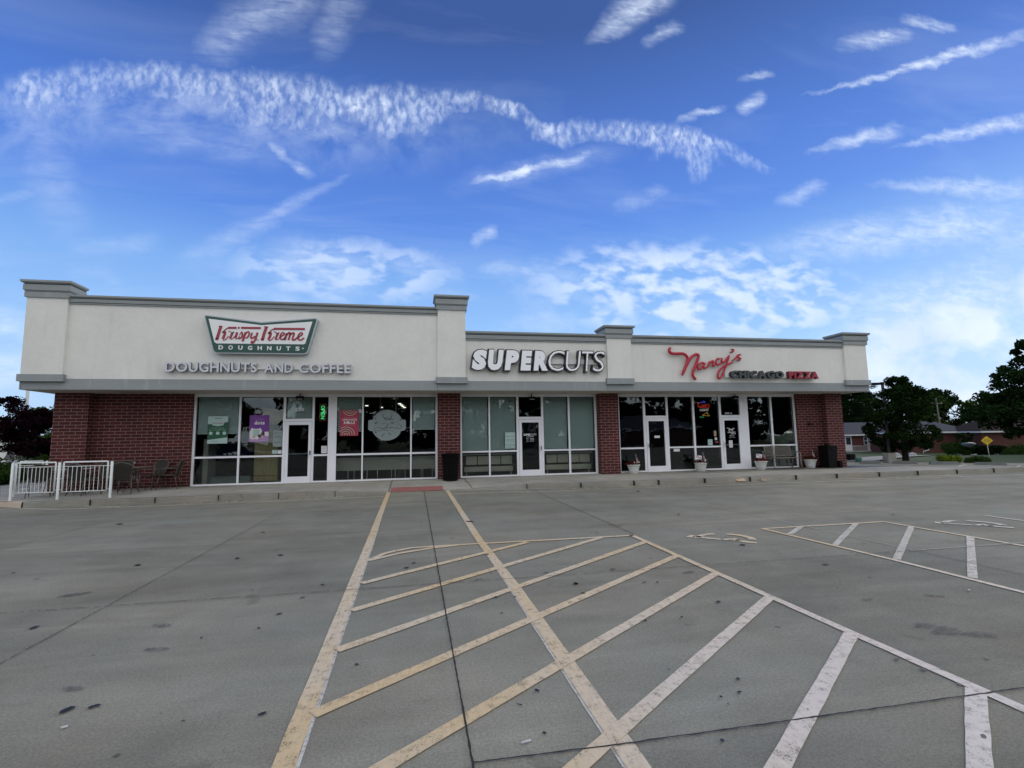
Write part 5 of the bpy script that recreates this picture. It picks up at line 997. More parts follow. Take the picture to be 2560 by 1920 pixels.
# ================================================================== PLANTERS
def planter(x, y, label, flag_label, seed, white=False, card=None, sc=1.0, hgt=.33):
    r = random.Random(seed); t = thing('planter', label, 'planter', (0, 0, 0), 0, 'white planters in front of the pizza shop'); k = sc
    prof = [(0, 0), (.155, 0), (.16, .02), (.175, .09), (.182, .095), (.18, .105), (.20, .20), (.207, .205), (.205, .215), (.222, .285), (.238, .29), (.243, .33), (.228, .335), (.215, .30), (.21, .27), (0, .27)]
    MB().lathe([(a_*k, b_*hgt/.33) for a_, b_ in prof], 0, 0, M['pot'], 30).build('pot', t)
    q = MB(); g = MB(); wf = MB()
    for i in range(340):
        a_ = r.uniform(0, 6.283); d = .25*math.sqrt(r.random())*k; hh = hgt-.02+(.13*(1-(d/(.29*k))**2))+r.uniform(-.03, .03); c = Vector((d*math.cos(a_), d*math.sin(a_), hh))
        if seed == 1: c.x -= .09*r.random()
        nrm = Vector((r.uniform(-1, 1), r.uniform(-1, .3), r.uniform(.1, 1))).normalized(); e = nrm.orthogonal().normalized(); f_ = nrm.cross(e); s_ = r.uniform(.013, .026)
        (q if r.random() < .72 else g).add([c+e*s_, c+f_*s_, c-e*s_, c-f_*s_], [(0, 1, 2, 3)], M['flower'] if True else None) if False else None
        tgt, mm = (q, M['flower']) if r.random() < .62 else (g, M['stem']); tgt.add([c+e*s_, c+f_*s_, c-e*s_, c-f_*s_], [(0, 1, 2, 3)], mm)
    q.build('flowers', t); g.build('leaves', t)
    if white:
        for i in range(7):
            c = Vector((r.uniform(-.03, .19), -.15+r.uniform(-.05, .05), hgt+.07+r.uniform(-.02, .03)))
            for j in range(7): nn = Vector((r.uniform(-1, 1), r.uniform(-1, 0), r.uniform(0, 1))).normalized(); e = nn.orthogonal().normalized(); f_ = nn.cross(e); wf.add([c+e*.019, c+f_*.019, c-e*.019, c-f_*.019], [(0, 1, 2, 3)], M['wflower']); c = c+Vector((r.uniform(-.01, .01), 0, r.uniform(-.01, .01)))
        wf.build('white_flowers', t)
    t.location = (x, y, .185)
    # little flag
    fl = thing('flag', flag_label, 'flag', group='small striped flags stuck in the planters'); MB().tube([(0, 0, 0), (-.035, 0, .42)], .006, M['hwhite'], 6).build('stick', fl)
    q = MB(); nx, nz = 10, 13
    def FP(i, j):   # cloth droops along the stick
        a_ = i/nx; b_ = j/nz; return (-.03+.006*j/nz+.11*a_*(.5+.5*b_), -.02*math.sin(a_*9)-.01, .41-.24*b_-.19*a_*a_+.0*a_)
    for i in range(nx):
        for j in range(nz): q.add([FP(i, j), FP(i+1, j), FP(i+1, j+1), FP(i, j+1)], [(0, 1, 2, 3)], M['fblue'] if (i < 4 and j < 7) else (M['fred'] if j % 2 == 0 else M['fwhite']), True)
    q.build('cloth', fl); fl.location = (x+.12*k, y-.05, .185+hgt-.03)
    if card:
        cl, words = card; cd = thing('planter_card', cl, 'card', group=None); q = MB(); q.box(-.115, .115, -.002, .002, 0, .15, M['paper']); q.build('card_sheet', cd); q = MB(); text_line(q, words, -.09, .09, .05, .115, -.0035, M['fred'], bold=.04); flat(q, -.1, -.02, .12, .14, -.0035, M['fblue']); flat(q, .0, .1, .015, .035, -.0035, M['fblue']); q.build('printing', cd)
        MB().tube([(0, .004, -.16), (0, .004, .1)], .004, M['hwhite'], 6).build('stick', cd); cd.location = (x-.13, y-.08, .185+hgt+.13); cd.rotation_euler = (0, math.radians(9), math.radians(-8))
planter(8.05, -.40, 'white planter with red and white flowers beside the middle brick pier', 'small striped flag in the planter beside the brick pier', 1, True)
planter(10.85, -.36, 'white planter with red and white flowers between the two pizza doors', 'small striped flag in the planter between the two doors', 2, True, ('white printed card in the planter between the two doors', 'USA'))
planter(13.40, -.46, 'white planter with dense red flowers left of the bench', 'small striped flag in the planter left of the bench', 3, False, ('white printed card in the planter left of the bench', 'USA'), 1.0)
planter(15.72, -.38, 'white planter with sparse dark flowers right of the bench', 'small striped flag in the planter right of the bench', 4, False)
# litter
q = MB(); q.v = []; q.add([(10.50, -2.80, .155), (10.80, -2.86, .15), (10.86, -3.02, .03), (10.56, -2.99, .02), (10.505, -2.80, .165), (10.805, -2.86, .16), (10.87, -3.02, .04), (10.57, -2.99, .03)], [(4, 5, 6, 7), (3, 2, 1, 0), (0, 1, 5, 4), (1, 2, 6, 5), (2, 3, 7, 6), (3, 0, 4, 7)], M['card']); tag(q.build('cardboard_piece'), 'larger torn cardboard piece leaning on the kerb', 'cardboard')
q = MB(); q.box(11.42, 11.60, -3.04, -2.96, .02, .07, M['card']); tag(q.build('cardboard_piece'), 'smaller cardboard scrap at the foot of the kerb', 'cardboard')
for x, y, l_, an, lb in (( .55, -15.30, .055, .2, 'white cigarette end by the near cross joint'), (-1.95, -14.60, .03, .5, 'white litter scrap on the left of the lot'), (5.40, -13.85, .035, .3, 'bright litter scrap beside the right bay')):
    q = MB(); q.tube([(x, y, .012), (x+l_*math.cos(an), y+l_*math.sin(an), .012)], .006, M['hwhite'], 8); tag(q.build('litter'), lb, 'litter')
# ================================================================== INSIDE THE SHOPS
r_ = thing('display_cabinet', 'tall light wood cabinet seen through the doughnut shop window', 'cabinet'); MB().box(-5.42, -4.66, .55, .95, .44, 1.70, M['wood']).build('body', r_); MB().box(-5.42, -4.66, .56, .95, .26, .42, M['wood']).build('plinth', r_); MB().box(-5.42, -5.40, .55, .95, .2, .26, M['wood']).box(-4.68, -4.66, .55, .95, .2, .26, M['wood']).build('leg', r_); settle(r_, (-5.04, .75, .2))
r_ = thing('counter', 'low grey counter inside the leftmost window', 'counter'); MB().box(-6.95, -5.6, .8, 1.3, .2, .42, M['trim']).build('base', r_); MB().box(-7.0, -6.85, .5, 1.2, .2, 1.72, M['counter']).build('end_panel', r_); MB().box(-6.85, -5.8, .5, .9, 1.10, 1.15, M['trim']).build('ledge', r_); settle(r_, (-6.3, 1, .2))
r = random.Random(3)
for k, (x, s_) in enumerate(((-6.02, .11), (-6.2, .08), (-6.36, .06))):
    q = MB(); q.lathe([(0, 0), (s_*.5, 0), (s_, s_*1.0), (s_*.95, s_*1.0), (s_*.4, .01), (0, .01)], x, .6, M['paper'], 14, 1.155); tag(q.build('paper_cup'), ('largest white bowl on the ledge', 'middle white bowl on the ledge', 'smallest white bowl on the ledge')[k]+' in the leftmost window', 'bowl')
r_ = thing('seating_bench', 'long grey laminate bench back behind the right doughnut windows', 'bench')
MB().box(-2.75, .82, .55, .60, .52, .93, M['counter']).build('back_panel', r_); MB().box(-2.75, .82, .50, .66, .93, .965, M['counter']).build('top_rail', r_)
for x in (-2.2, -1.7, -1.2, -.7, -.2, .3): MB().box(x, x+.16, .60, .66, .965, 1.04, M['blackp']).build('chair_top', r_)
for x in (-2.33, -2.12, -1.68, -1.32, -.83, -.70, -.35, .22, .28, .62): MB().tube([(x, .58, .2), (x, .58, .52)], .012, M['frame'], 8).build('leg', r_)
settle(r_, (-1, .6, .2))
def waiting(x0, label):
    r_ = thing('waiting_bench', label, 'bench', group='padded waiting benches in the salon'); w = .41
    for k in range(4): MB().bevbox(x0+.10+k*(w+.03), x0+.10+k*(w+.03)+w, .42, .47, .62, .93, M['pad'], .01).build('back_pad', r_)
    MB().bevbox(x0+.04, x0+1.86, .36, .48, .36, .55, M['pad'], .015).build('seat_pad', r_); MB().box(x0, x0+1.92, .34, .39, .975, 1.02, M['counter']).build('rail', r_)
    for x in (x0+.12, x0+1.78): MB().tube([(x, .42, .2), (x, .42, .38)], .014, M['frame'], 8).build('leg', r_)
    settle(r_, (x0+.95, .42, .2))
waiting(1.74, 'padded beige waiting bench left of the salon door'); waiting(4.80, 'padded beige waiting bench right of the salon door')
for x, lb in ((-1.24, 'left pale hanging tube above the round decal'), (-.69, 'right pale hanging tube above the round decal')):
    tag(MB().tube([(x, .55, 3.14), (x, .55, 1.7)], .022, M['hwhite'], 8).build('hanging_tube'), lb, 'hanging tube')
for k, (x, y) in enumerate(((-.65, 3.4), (-.6, 4.2), (-.56, 5.0), (-.5, 5.9), (-2.1, 4.6), (-1.55, 5.8))):
    q = MB(); q.lathe([(0, 0), (.07, 0), (.07, .03), (0, .03)], x, y, M['lamp'], 14, 3.10-.02); tag(q.build('ceiling_lamp'), 'small round lit ceiling lamp inside the doughnut shop', 'lamp', 'ceiling lamps inside the doughnut shop')
q = MB(); q.box(9.9, 10.25, 2.5, 2.6, 1.2, 2.4, M['hdark']); tag(q.build('menu_board'), 'dark menu board deep inside the pizza shop', 'menu board')
# ================================================================== VEGETATION
def leaves(mb, m, centres, n, size, seed, flatz=1.0, face=None):
    rg = np.random.default_rng(seed); k = rg.integers(0, len(centres), n); Cc = np.array([c[:3] for c in centres])[k]; Rr = np.array([c[3] for c in centres])[k]
    d = rg.normal(size=(n, 3)); d /= np.linalg.norm(d, axis=1)[:, None]; rad = Rr*(rg.random(n)**.42); P = Cc+d*rad[:, None]*np.array([1, 1, flatz])
    nr = rg.normal(size=(n, 3))+d*.7+np.array([0, 0, .5]); nr /= np.linalg.norm(nr, axis=1)[:, None]
    e = np.cross(nr, rg.normal(size=(n, 3))); e /= np.linalg.norm(e, axis=1)[:, None]; f = np.cross(nr, e); s = size*rg.uniform(.6, 1.35, n)[:, None]
    V = np.empty((n*4, 3)); V[0::4] = P+e*s; V[1::4] = P+f*s*.55; V[2::4] = P-e*s; V[3::4] = P-f*s*.55
    return mb.add(V.tolist(), [(4*i, 4*i+1, 4*i+2, 4*i+3) for i in range(n)], m)
def trunk(mb, h, r0, limbs, m, bend=.1, seed=0):
    r = random.Random(seed); pts = [(r.uniform(-bend, bend)*t, r.uniform(-bend, bend)*t, h*t) for t in (0, .25, .5, .75, 1)]; mb.tube(pts, [r0*1.25, r0, r0*.8, r0*.6, r0*.35], m, 9)
    for (x, y, z) in limbs:
        s = r.uniform(.35, .8); b = Vector(pts[2])*(1-s)+Vector(pts[4])*s if s > .5 else Vector(pts[1])*(1-s)+Vector(pts[3])*s; e = Vector((x, y, z)); mid = b.lerp(e, .5)+Vector((0, 0, -.06*h)); mb.tube([b, mid, e], [r0*.4, r0*.25, r0*.08], m, 6)
def broad(name, label, cat, loc, h, R, base, seed, n, size, lm, shape='round', group=None, tr=.06, nc=60, lean=0.0, cr=.30):
    r = random.Random(seed); t = thing(name, label, cat, group=group); cs = []
    while len(cs) < nc:
        z = r.random(); a_ = r.uniform(0, 6.283)
        if shape == 'round': prof = math.sqrt(max(0, 1-(2*z-1)**2))**.8
        elif shape == 'cone': prof = max(.12, math.sin(math.pi*min(1, z*.74+.20)))**1.1 if R < 3 else min(1.0, (1-z)**.8+.10, .58+z*2.6)
        elif shape == 'oval': prof = math.sin(math.pi*min(1, (z*.86+.12)))**.6
        else: prof = .8
        d = R*prof*(r.random()**.5)*r.uniform(.85, 1.1); rad = R*cr*r.uniform(.45, 1.15)*(0.55+.45*prof)
        cs.append((d*math.cos(a_)+lean*z, d*math.sin(a_), base+(h-base)*z*.95, rad))
    mb = MB(); leaves(mb, lm, cs, n, size, seed, .8); mb.build('crown', t)
    tb = MB(); trunk(tb, base+(h-base)*.75, tr*h*.45, [c[:3] for c in cs[:8]], M['bark'], .04*h, seed); tb.build('trunk', t)
    t.location = loc; return t
broad('tree', 'young oval tree beside the lamp post on the right lawn', 'tree', (25.15, 3.75, 0), 4.62, 1.72, .62, 21, 24000, .064, M['leafd'], 'cone', nc=190, cr=.20)
broad('tree', 'huge dark tree at the right edge of the view', 'tree', (53.4, 13.0, gz(52, 13)), 12.3, 7.3, 1.7, 22, 52000, .17, M['leafd'], 'cone', nc=420, cr=.13)
# conifer behind the building: drooping layered boughs
def conifer(label, loc, h, R, seed, n):
    r = random.Random(seed); t = thing('pine_tree', label, 'tree'); mb = MB(); tb = MB(); tb.tube([(0, 0, 0), (.1, 0, h*.5), (0, 0, h)], [.28, .18, .03], M['bark'], 10); rg = np.random.default_rng(seed); Vs = []; 
    layers = int(h/.72)
    for L_ in range(layers):
        z = 2.6+(h-2.8)*L_/layers; rad = R*(1-(z/h))**.62*1.05
        for b in range(11):
            a_ = r.uniform(0, 6.283); rl = rad*r.uniform(.72, 1.12); dz = -.08*rl; up = .06*rl
            tb.tube([(0, 0, z), (rl*.5*math.cos(a_), rl*.5*math.sin(a_), z+dz*.2), (rl*math.cos(a_), rl*math.sin(a_), z+dz+up)], [.05, .03, .01], M['bark'], 4, caps=False)
            m_ = int(n/(layers*11)); tt = rg.random(m_)**.7; side = rg.normal(size=m_)*.17*rl*(1.15-tt)
            px_ = rl*tt*math.cos(a_)-side*math.sin(a_); py_ = rl*tt*math.sin(a_)+side*math.cos(a_); pz_ = z+dz*tt+up*tt**3+rg.normal(size=m_)*.15-np.abs(side)*.12
            Vs.append(np.stack([px_, py_, pz_], 1))
    P = np.concatenate(Vs); k = len(P); nr = rg.normal(size=(k, 3))*.5+np.array([0, 0, 1]); nr /= np.linalg.norm(nr, axis=1)[:, None]; e = np.cross(nr, rg.normal(size=(k, 3))); e /= np.linalg.norm(e, axis=1)[:, None]; f = np.cross(nr, e); s = rg.uniform(.15, .30, k)[:, None]
    V = np.empty((k*4, 3)); V[0::4] = P+e*s; V[1::4] = P+f*s*.3; V[2::4] = P-e*s; V[3::4] = P-f*s*.3
    mb.add(V.tolist(), [(4*i, 4*i+1, 4*i+2, 4*i+3) for i in range(k)], M['needle']); mb.build('crown', t); tb.build('trunk', t); t.location = loc
conifer('tall layered pine showing behind the right end of the building', (71.0, 54.5, gz(71, 54)), 17.0, 10.2, 5, 52000)
# distant row of trees
far = [(85, 64, 9.4, 5.2, 'leafl'), (93, 60, 9.7, 5.0, 'leafl'), (99.5, 61, 9.6, 5.6, 'leafd'), (104.5, 56, 8.7, 5.0, 'leafl'), (111, 54, 9.6, 5.2, 'leafl'), (118, 50, 10.5, 6.0, 'leafd'), (78, 66, 6.6, 5.0, 'leafd'), (70, 60, 5.2, 4.6, 'leafl')]
lab = ['tree behind the crown of the young oval tree', 'tall tree left of the utility pole beyond the houses', 'dark rounded tree right of the utility pole', 'lighter yellow-green tree above the brown roof', 'tree rising behind the brown roof near the huge tree', 'dark tree behind the huge tree at the right edge', 'low tree filling the gap right of the pine', 'shrubby tree behind the porch roof']
for k, ((x, y, h, R, lm), lb) in enumerate(zip(far, lab)): broad('tree', lb, 'tree', (x, y, gz(x, y)), h+1.1, R, .6, 40+k, 9000, .26, M[lm], 'round', 'trees beyond the houses', nc=70, cr=.28)
# left side
broad('purple_tree', 'dark purple-leaved tree at the left edge', 'tree', (-29.0, 23.2, gz(-29, 23)), 5.5, 1.9, 1.2, 61, 12000, .085, M['leafp'], 'round', 'purple-leaved trees beyond the patio', nc=60, cr=.30)
broad('purple_tree', 'dark purple-leaved tree touching the left brick corner', 'tree', (-26.1, 22.6, gz(-26, 22)), 4.3, 1.75, 1.1, 62, 13000, .085, M['leafp'], 'oval', 'purple-leaved trees beyond the patio', nc=60, cr=.30)
broad('tree', 'green tree behind the purple tree by the brick corner', 'tree', (-34.0, 38, gz(-34, 38)), 6.0, 3.6, 1.0, 63, 12000, .16, M['leafl'], 'round', nc=60)
r_ = thing('flag_pole', 'thin pale pole rising behind the purple trees', 'pole'); MB().tube([(0, 0, 0), (0, 0, 12)], .16, M['hwhite'], 12, r2=.12).build('shaft', r_); MB().lathe([(0, 0), (.4, 0), (.4, .25), (.2, .3), (0, .3)], 0, 0, M['stop'], 14).build('footing', r_); r_.location = (-38.4, 40.2, gz(-38, 40))
def bush(label, loc, rx, ry, h, seed, n, size, lm, cat='bush', name='bush', group=None):
    r = random.Random(seed); cs = []
    for _ in range(36): a_ = r.uniform(0, 6.283); d = math.sqrt(r.random())*.8; cs.append((rx*d*math.cos(a_), ry*d*math.sin(a_), h*r.uniform(.15, .75)*(1-.45*d*d), min(rx, ry, h)*r.uniform(.25, .42)))
    t = thing(name, label, cat, group=group); mb = MB(); leaves(mb, lm, cs, n, size, seed); mb.build('foliage', t); q = MB()
    for c in cs[:8]: q.tube([(0, 0, 0), (c[0]*.6, c[1]*.6, c[2])], .015, M['bark'], 5, caps=False)
    q.build('stem', t); t.location = loc; return t
bush('dense green bush at the left edge behind the fence', (-17.3, 5.9, 0), 1.9, 1.5, 1.25, 71, 9000, .05, M['leafb'])
bush('low green bush left of the patio behind the first bush', (-18.8, 10.5, 0), 2.2, 1.6, 1.15, 72, 7000, .055, M['leafb'])
bush('low shrubs in the island under the purple trees', (-22.5, 16.5, gz(-22, 16)), 3.0, 1.8, .9, 73, 7000, .06, M['leafl'])
q = MB(); q.box(-20.5, -14.72, 3.45, 3.60, -.02, .16, M['curb']); q.box(-14.87, -14.72, 3.6, 26, -.02, .16, M['curb']); struct(q, 'kerb', 'low kerb around the planting bed at the far left')
q = MB()
for k in range(3): q.add([(-24+k*2.6, 1.2, .006), (-23.9+k*2.6, 1.2, .006), (-21.5+k*2.6, -3.0, .006), (-21.6+k*2.6, -3.0, .006)], [(0, 1, 2, 3)], M['wpaint'])
struct(q, 'bay_line', 'white bay lines at the far left')
bush('bright yellow-green low shrub, left of the pair on the lawn edge', (26.15, 2.35, 0), .78, .5, .42, 74, 6000, .026, M['leafy'], 'shrub', 'shrub', 'yellow-green shrubs at the lawn edge')
bush('duller yellow-green low shrub, right of the pair on the lawn edge', (27.1, 1.75, 0), .72, .45, .36, 75, 5000, .026, M['leafb'], 'shrub', 'shrub', 'yellow-green shrubs at the lawn edge')
bush('rounded green bush at the right edge of the lawn', (43.2, 10.2, -.62), 1.7, 1.2, 1.3, 76, 8000, .05, M['leafb'])
bush('dark low hedge before the brick house', (56.6, 22.0, -.85), 4.2, 1.3, .95, 77, 12000, .08, M['leafd'], 'hedge', 'hedge')
bush('rounded dark shrub at the left end of the hedge', (51.3, 21.3, -.62), 1.9, 1.2, 1.15, 78, 7000, .06, M['leafb'])
broad('tree', 'narrow dark shrub tree against the brick house', 'tree', (59.8, 26.7, gz(59, 26)), 3.0, .95, .2, 79, 5000, .09, M['leafd'], 'oval', nc=30)
# ================================================================== RIGHT HAND STREET FURNITURE
r_ = thing('street_lamp', 'dark lamp post with a flat head on a square concrete block', 'street lamp')
q = MB(); q.bevbox(-.21, .21, -.21, .21, -.05, .48, M['walk'], .012); q.build('footing', r_); q = MB(); q.bevbox(-.10, .10, -.10, .10, .48, .50, M['pole'], .004); q.build('base_plate', r_)
MB().box(-.048, .048, -.048, .048, .5, 4.16, M['pole']).build('pole', r_); q = MB(); q.bevbox(-.62, -.10, -.16, .16, 4.05, 4.17, M['blackp'], .045); q.bevbox(-.12, .07, -.06, .06, 4.06, 4.20, M['blackp'], .02); q.box(-.52, -.2, -.11, .11, 4.042, 4.052, M['hwhite']); q.build('lamp_head', r_); r_.location = (24.3, 3.88, 0); r_.rotation_euler = (0, 0, math.radians(-12))
for k, (a_, b_, lb) in enumerate((((21.0, 4.9), (21.7, 4.5), 'wheel stop nearest the building'), ((22.41, 3.77), (23.11, 3.39), 'concrete wheel stop left of the lamp block'), ((23.52, 2.99), (24.17, 2.38), 'concrete wheel stop before the lamp block'), ((24.26, 1.75), (25.19, 1.25), 'concrete wheel stop left of the yellow shrubs'), ((25.41, .66), (25.99, -.16), 'concrete wheel stop farthest right'))):
    a_, b_ = Vector(a_), Vector(b_); c = (a_+b_)/2; L_ = (b_-a_).length/2+.06; an = math.atan2(b_.y-a_.y, b_.x-a_.x); q = MB()
    V = [(-L_, -.09, 0), (L_, -.09, 0), (L_, .09, 0), (-L_, .09, 0), (-L_+.06, -.05, .125), (L_-.06, -.05, .125), (L_-.06, .05, .125), (-L_+.06, .05, .125)]
    q.add(V, [(4, 5, 6, 7), (0, 1, 5, 4), (1, 2, 6, 5), (2, 3, 7, 6), (3, 0, 4, 7)], M['stop']); o = tag(q.build('wheel_stop'), lb, 'wheel stop', 'wheel stops along the lawn'); o.location = (c.x, c.y, 0.0); o.rotation_euler = (0, 0, an)
q = MB()
for x, y, x2, y2 in ((23.3, 3.2, 20.9, 2.2), (24.25, 2.2, 21.9, 1.1), (25.3, .95, 22.9, -.4), (26.3, -.5, 23.8, -1.9)): line(q, [(x2, y2), (x, y)], .08, M['wpaint'], .005)
struct(q, 'bay_line', 'white bay lines before the wheel stops')
r_ = thing('lawn_sign', 'yellow diamond sign with black lines on a thin stake', 'sign'); q = MB(); s_ = .27
q.prism([(-s_, .0), (0, -s_), (s_, 0), (0, s_)], -.006, .006, M['signy']); q.build('panel', r_); q = MB()
for z, w in ((.09, .26), (0.02, .32), (-.05, .26), (-.11, .14)): flat(q, -w/2, w/2, z-.018, z+.018, -.0075, M['brown'])
q.v = [(x, y, z) for x, y, z in q.v]; q = MB()
text_line(q, 'SLOW', -.13, .13, .05, .10, -.008, M['ink'], bold=.03); text_line(q, 'CHILDREN', -.17, .17, -.03, .02, -.008, M['ink'], bold=.03); text_line(q, 'AT PLAY', -.12, .12, -.11, -.06, -.008, M['ink'], bold=.03); q.build('lettering', r_)
MB().tube([(0, .02, -.26), (.03, .02, -1.15)], .014, M['hwhite'], 8).build('stake', r_); r_.location = (33.9, 6.1, .95); r_.rotation_euler = (0, 0, math.radians(-50))
# small yard things
tag(MB().bevbox(23.9, 24.35, 5.95, 6.3, 0, .38, M['blackp'], .05).build('black_box'), 'black box on the pavement just right of the brick corner', 'box')
tag(MB().bevbox(23.30, 23.55, 4.8, 5.0, 0, .22, M['teal'], .03).build('green_box'), 'small green utility box left of the lamp block', 'utility box')
q = MB(); q.lathe([(0, 0), (.3, .05), (.6, .18), (.72, .30), (.6, .40), (.3, .45), (0, .47)], 0, 0, M['blueg'], 18); q.v = [(x*1.0, y*.6, z) for x, y, z in q.v]; o = tag(q.build('shell_cover'), 'blue-grey rounded cover standing above the hedge', 'cover'); o.location = (51.1, 19.9, -.02)
q = MB(); q.tube([(0, 0, 0), (.05, 0, .22), (.5, 0, .34), (.62, 0, .55)], .05, M['hwhite'], 8); o = tag(q.build('downspout'), 'white bent downspout end at the foot of the brick house', 'downspout'); o.location = (57.2, 29.3, -.95); o.rotation_euler = (0, 0, -.6)
for x, y, lb in ((49.5, 25.8, 'pale boulder just right of the lamp block'), (49.9, 24.4, 'pale boulder right of the young tree trunk')):
    q = MB(); rr_ = random.Random(int(x)); q.lathe([(0, 0), (.2, .02), (.24, .12), (.17, .24), (0, .3)], 0, 0, M['pale'], 9); q.v = [(a_*rr_.uniform(.85, 1.15), b_*rr_.uniform(.85, 1.15), c_) for a_, b_, c_ in q.v]; o = tag(q.build('boulder'), lb, 'boulder', 'pale boulders on the lawn'); o.location = (x, y, gz(x, y)-.03); o.scale = (1.6, 1.6, 1.4)
# ================================================================== HOUSES (laid out square to the view direction of the street)
def house(name, label, cx, cy, rot, w, d, zg, eave, ridge, roofm, porch=False):
    t = thing(name, label, 'house'); q = MB().box(-w/2, w/2, -d/2, d/2, 0, eave, M['hbrick']); q.build('wall', t)
    o_ = .45; V = [(-w/2-o_, -d/2-o_, eave), (w/2+o_, -d/2-o_, eave), (w/2+o_, d/2+o_, eave), (-w/2-o_, d/2+o_, eave), (-w/2+d*.42, 0, ridge), (w/2-d*.42, 0, ridge)]
    q = MB(); q.add(V, [(0, 1, 5, 4), (1, 2, 5), (2, 3, 4, 5), (3, 0, 4), (3, 2, 1, 0)], roofm); ro = q.build('roof', t)
    q = MB().box(-w/2-o_-.02, w/2+o_+.02, -d/2-o_-.04, -d/2-o_, eave-.16, eave+.02, M['hwhite']).box(-w/2-o_-.04, -w/2-o_, -d/2-o_, d/2+o_, eave-.16, eave+.02, M['hwhite']).box(w/2+o_, w/2+o_+.04, -d/2-o_, d/2+o_, eave-.16, eave+.02, M['hwhite']); q.build('gutter', ro)
    def window(x, z0, z1, ww):
        q = MB().box(x-ww/2-.06, x+ww/2+.06, -d/2-.05, -d/2+.02, z0-.06, z1+.06, M['hwhite']); f_ = q.build('window', t); MB().box(x-ww/2, x+ww/2, -d/2-.06, -d/2-.045, z0, z1, M['hdark']).box(x-ww/2, x+ww/2, -d/2-.068, -d/2-.06, (z0+z1)/2-.03, (z0+z1)/2+.03, M['hwhite']).build('pane', f_)
    P0 = -5.2
    if porch:
        window(P0+.9, 1.0, 2.0, .95); q = MB().box(P0-2.3, P0-1.35, -d/2-.05, -d/2+.02, .12, 2.15, M['hwhite']); f_ = q.build('door', t); MB().box(P0-2.15, P0-1.5, -d/2-.06, -d/2-.045, 1.0, 2.0, M['hdark']).build('door_glass', f_)
        q = MB().box(P0-2.9, w/2, -d/2-1.8, -d/2, 0, .14, M['walk']); q.build('porch_slab', t)
        for x in (P0-.15, P0+.05): MB().box(x-.04, x+.04, -d/2-1.6, -d/2-1.5, .14, eave-.05, M['hwhite']).build('porch_post', t)
        for x, x2 in ((P0-2.8, P0-.15), (P0+2.2, P0+3.1)):
            q = MB(); q.tube([(x, -d/2-1.6, .85), (x2, -d/2-1.6, .85)], .03, M['hwhite'], 6); n_ = int((x2-x)/.14)
            for k in range(n_+1): q.tube([(x+(x2-x)*k/n_, -d/2-1.6, .15), (x+(x2-x)*k/n_, -d/2-1.6, .85)], .015, M['hwhite'], 5, caps=False)
            q.build('railing', t)
    else:
        (window(w*.44, 1.1, 2.0, .9) if w > 10 else None)
    t.location = (cx, cy, zg); t.rotation_euler = (0, 0, rot); return t
ang = math.atan2(-.191, .976)
house('brick_house', 'low brick bungalow with a white railed porch and grey hip roof', 68.0, 45.0, ang, 16, 8, -1.18, 2.40, 4.2, M['shingle'], True)
house('brick_house', 'long brick house with grey roof right of the young tree', 64.85, 35.9, ang-.05, 8.5, 6, -1.18, 2.62, 4.0, M['shingle'])
house('brick_house', 'brick house with brown roof behind the yellow sign', 74.55, 29.6, ang-.05, 17, 5, -1.15, 2.58, 4.1, M['shingle2'])
r_ = thing('utility_pole', 'leaning grey wooden utility pole behind the houses', 'utility pole'); MB().tube([(0, 0, 0), (-.45, 0, 8.3)], .17, M['wpole'], 10, r2=.11).build('pole', r_); MB().box(-1.6, .8, -.06, .06, 7.3, 7.42, M['wpole']).build('crossarm', r_)
for x in (-1.4, -.9, .6): MB().lathe([(0, 0), (.05, 0), (.06, .1), (0, .14)], x, 0, M['hwhite'], 8, 7.42).build('insulator', r_)
r_.location = (88.4, 51.6, gz(88, 51))
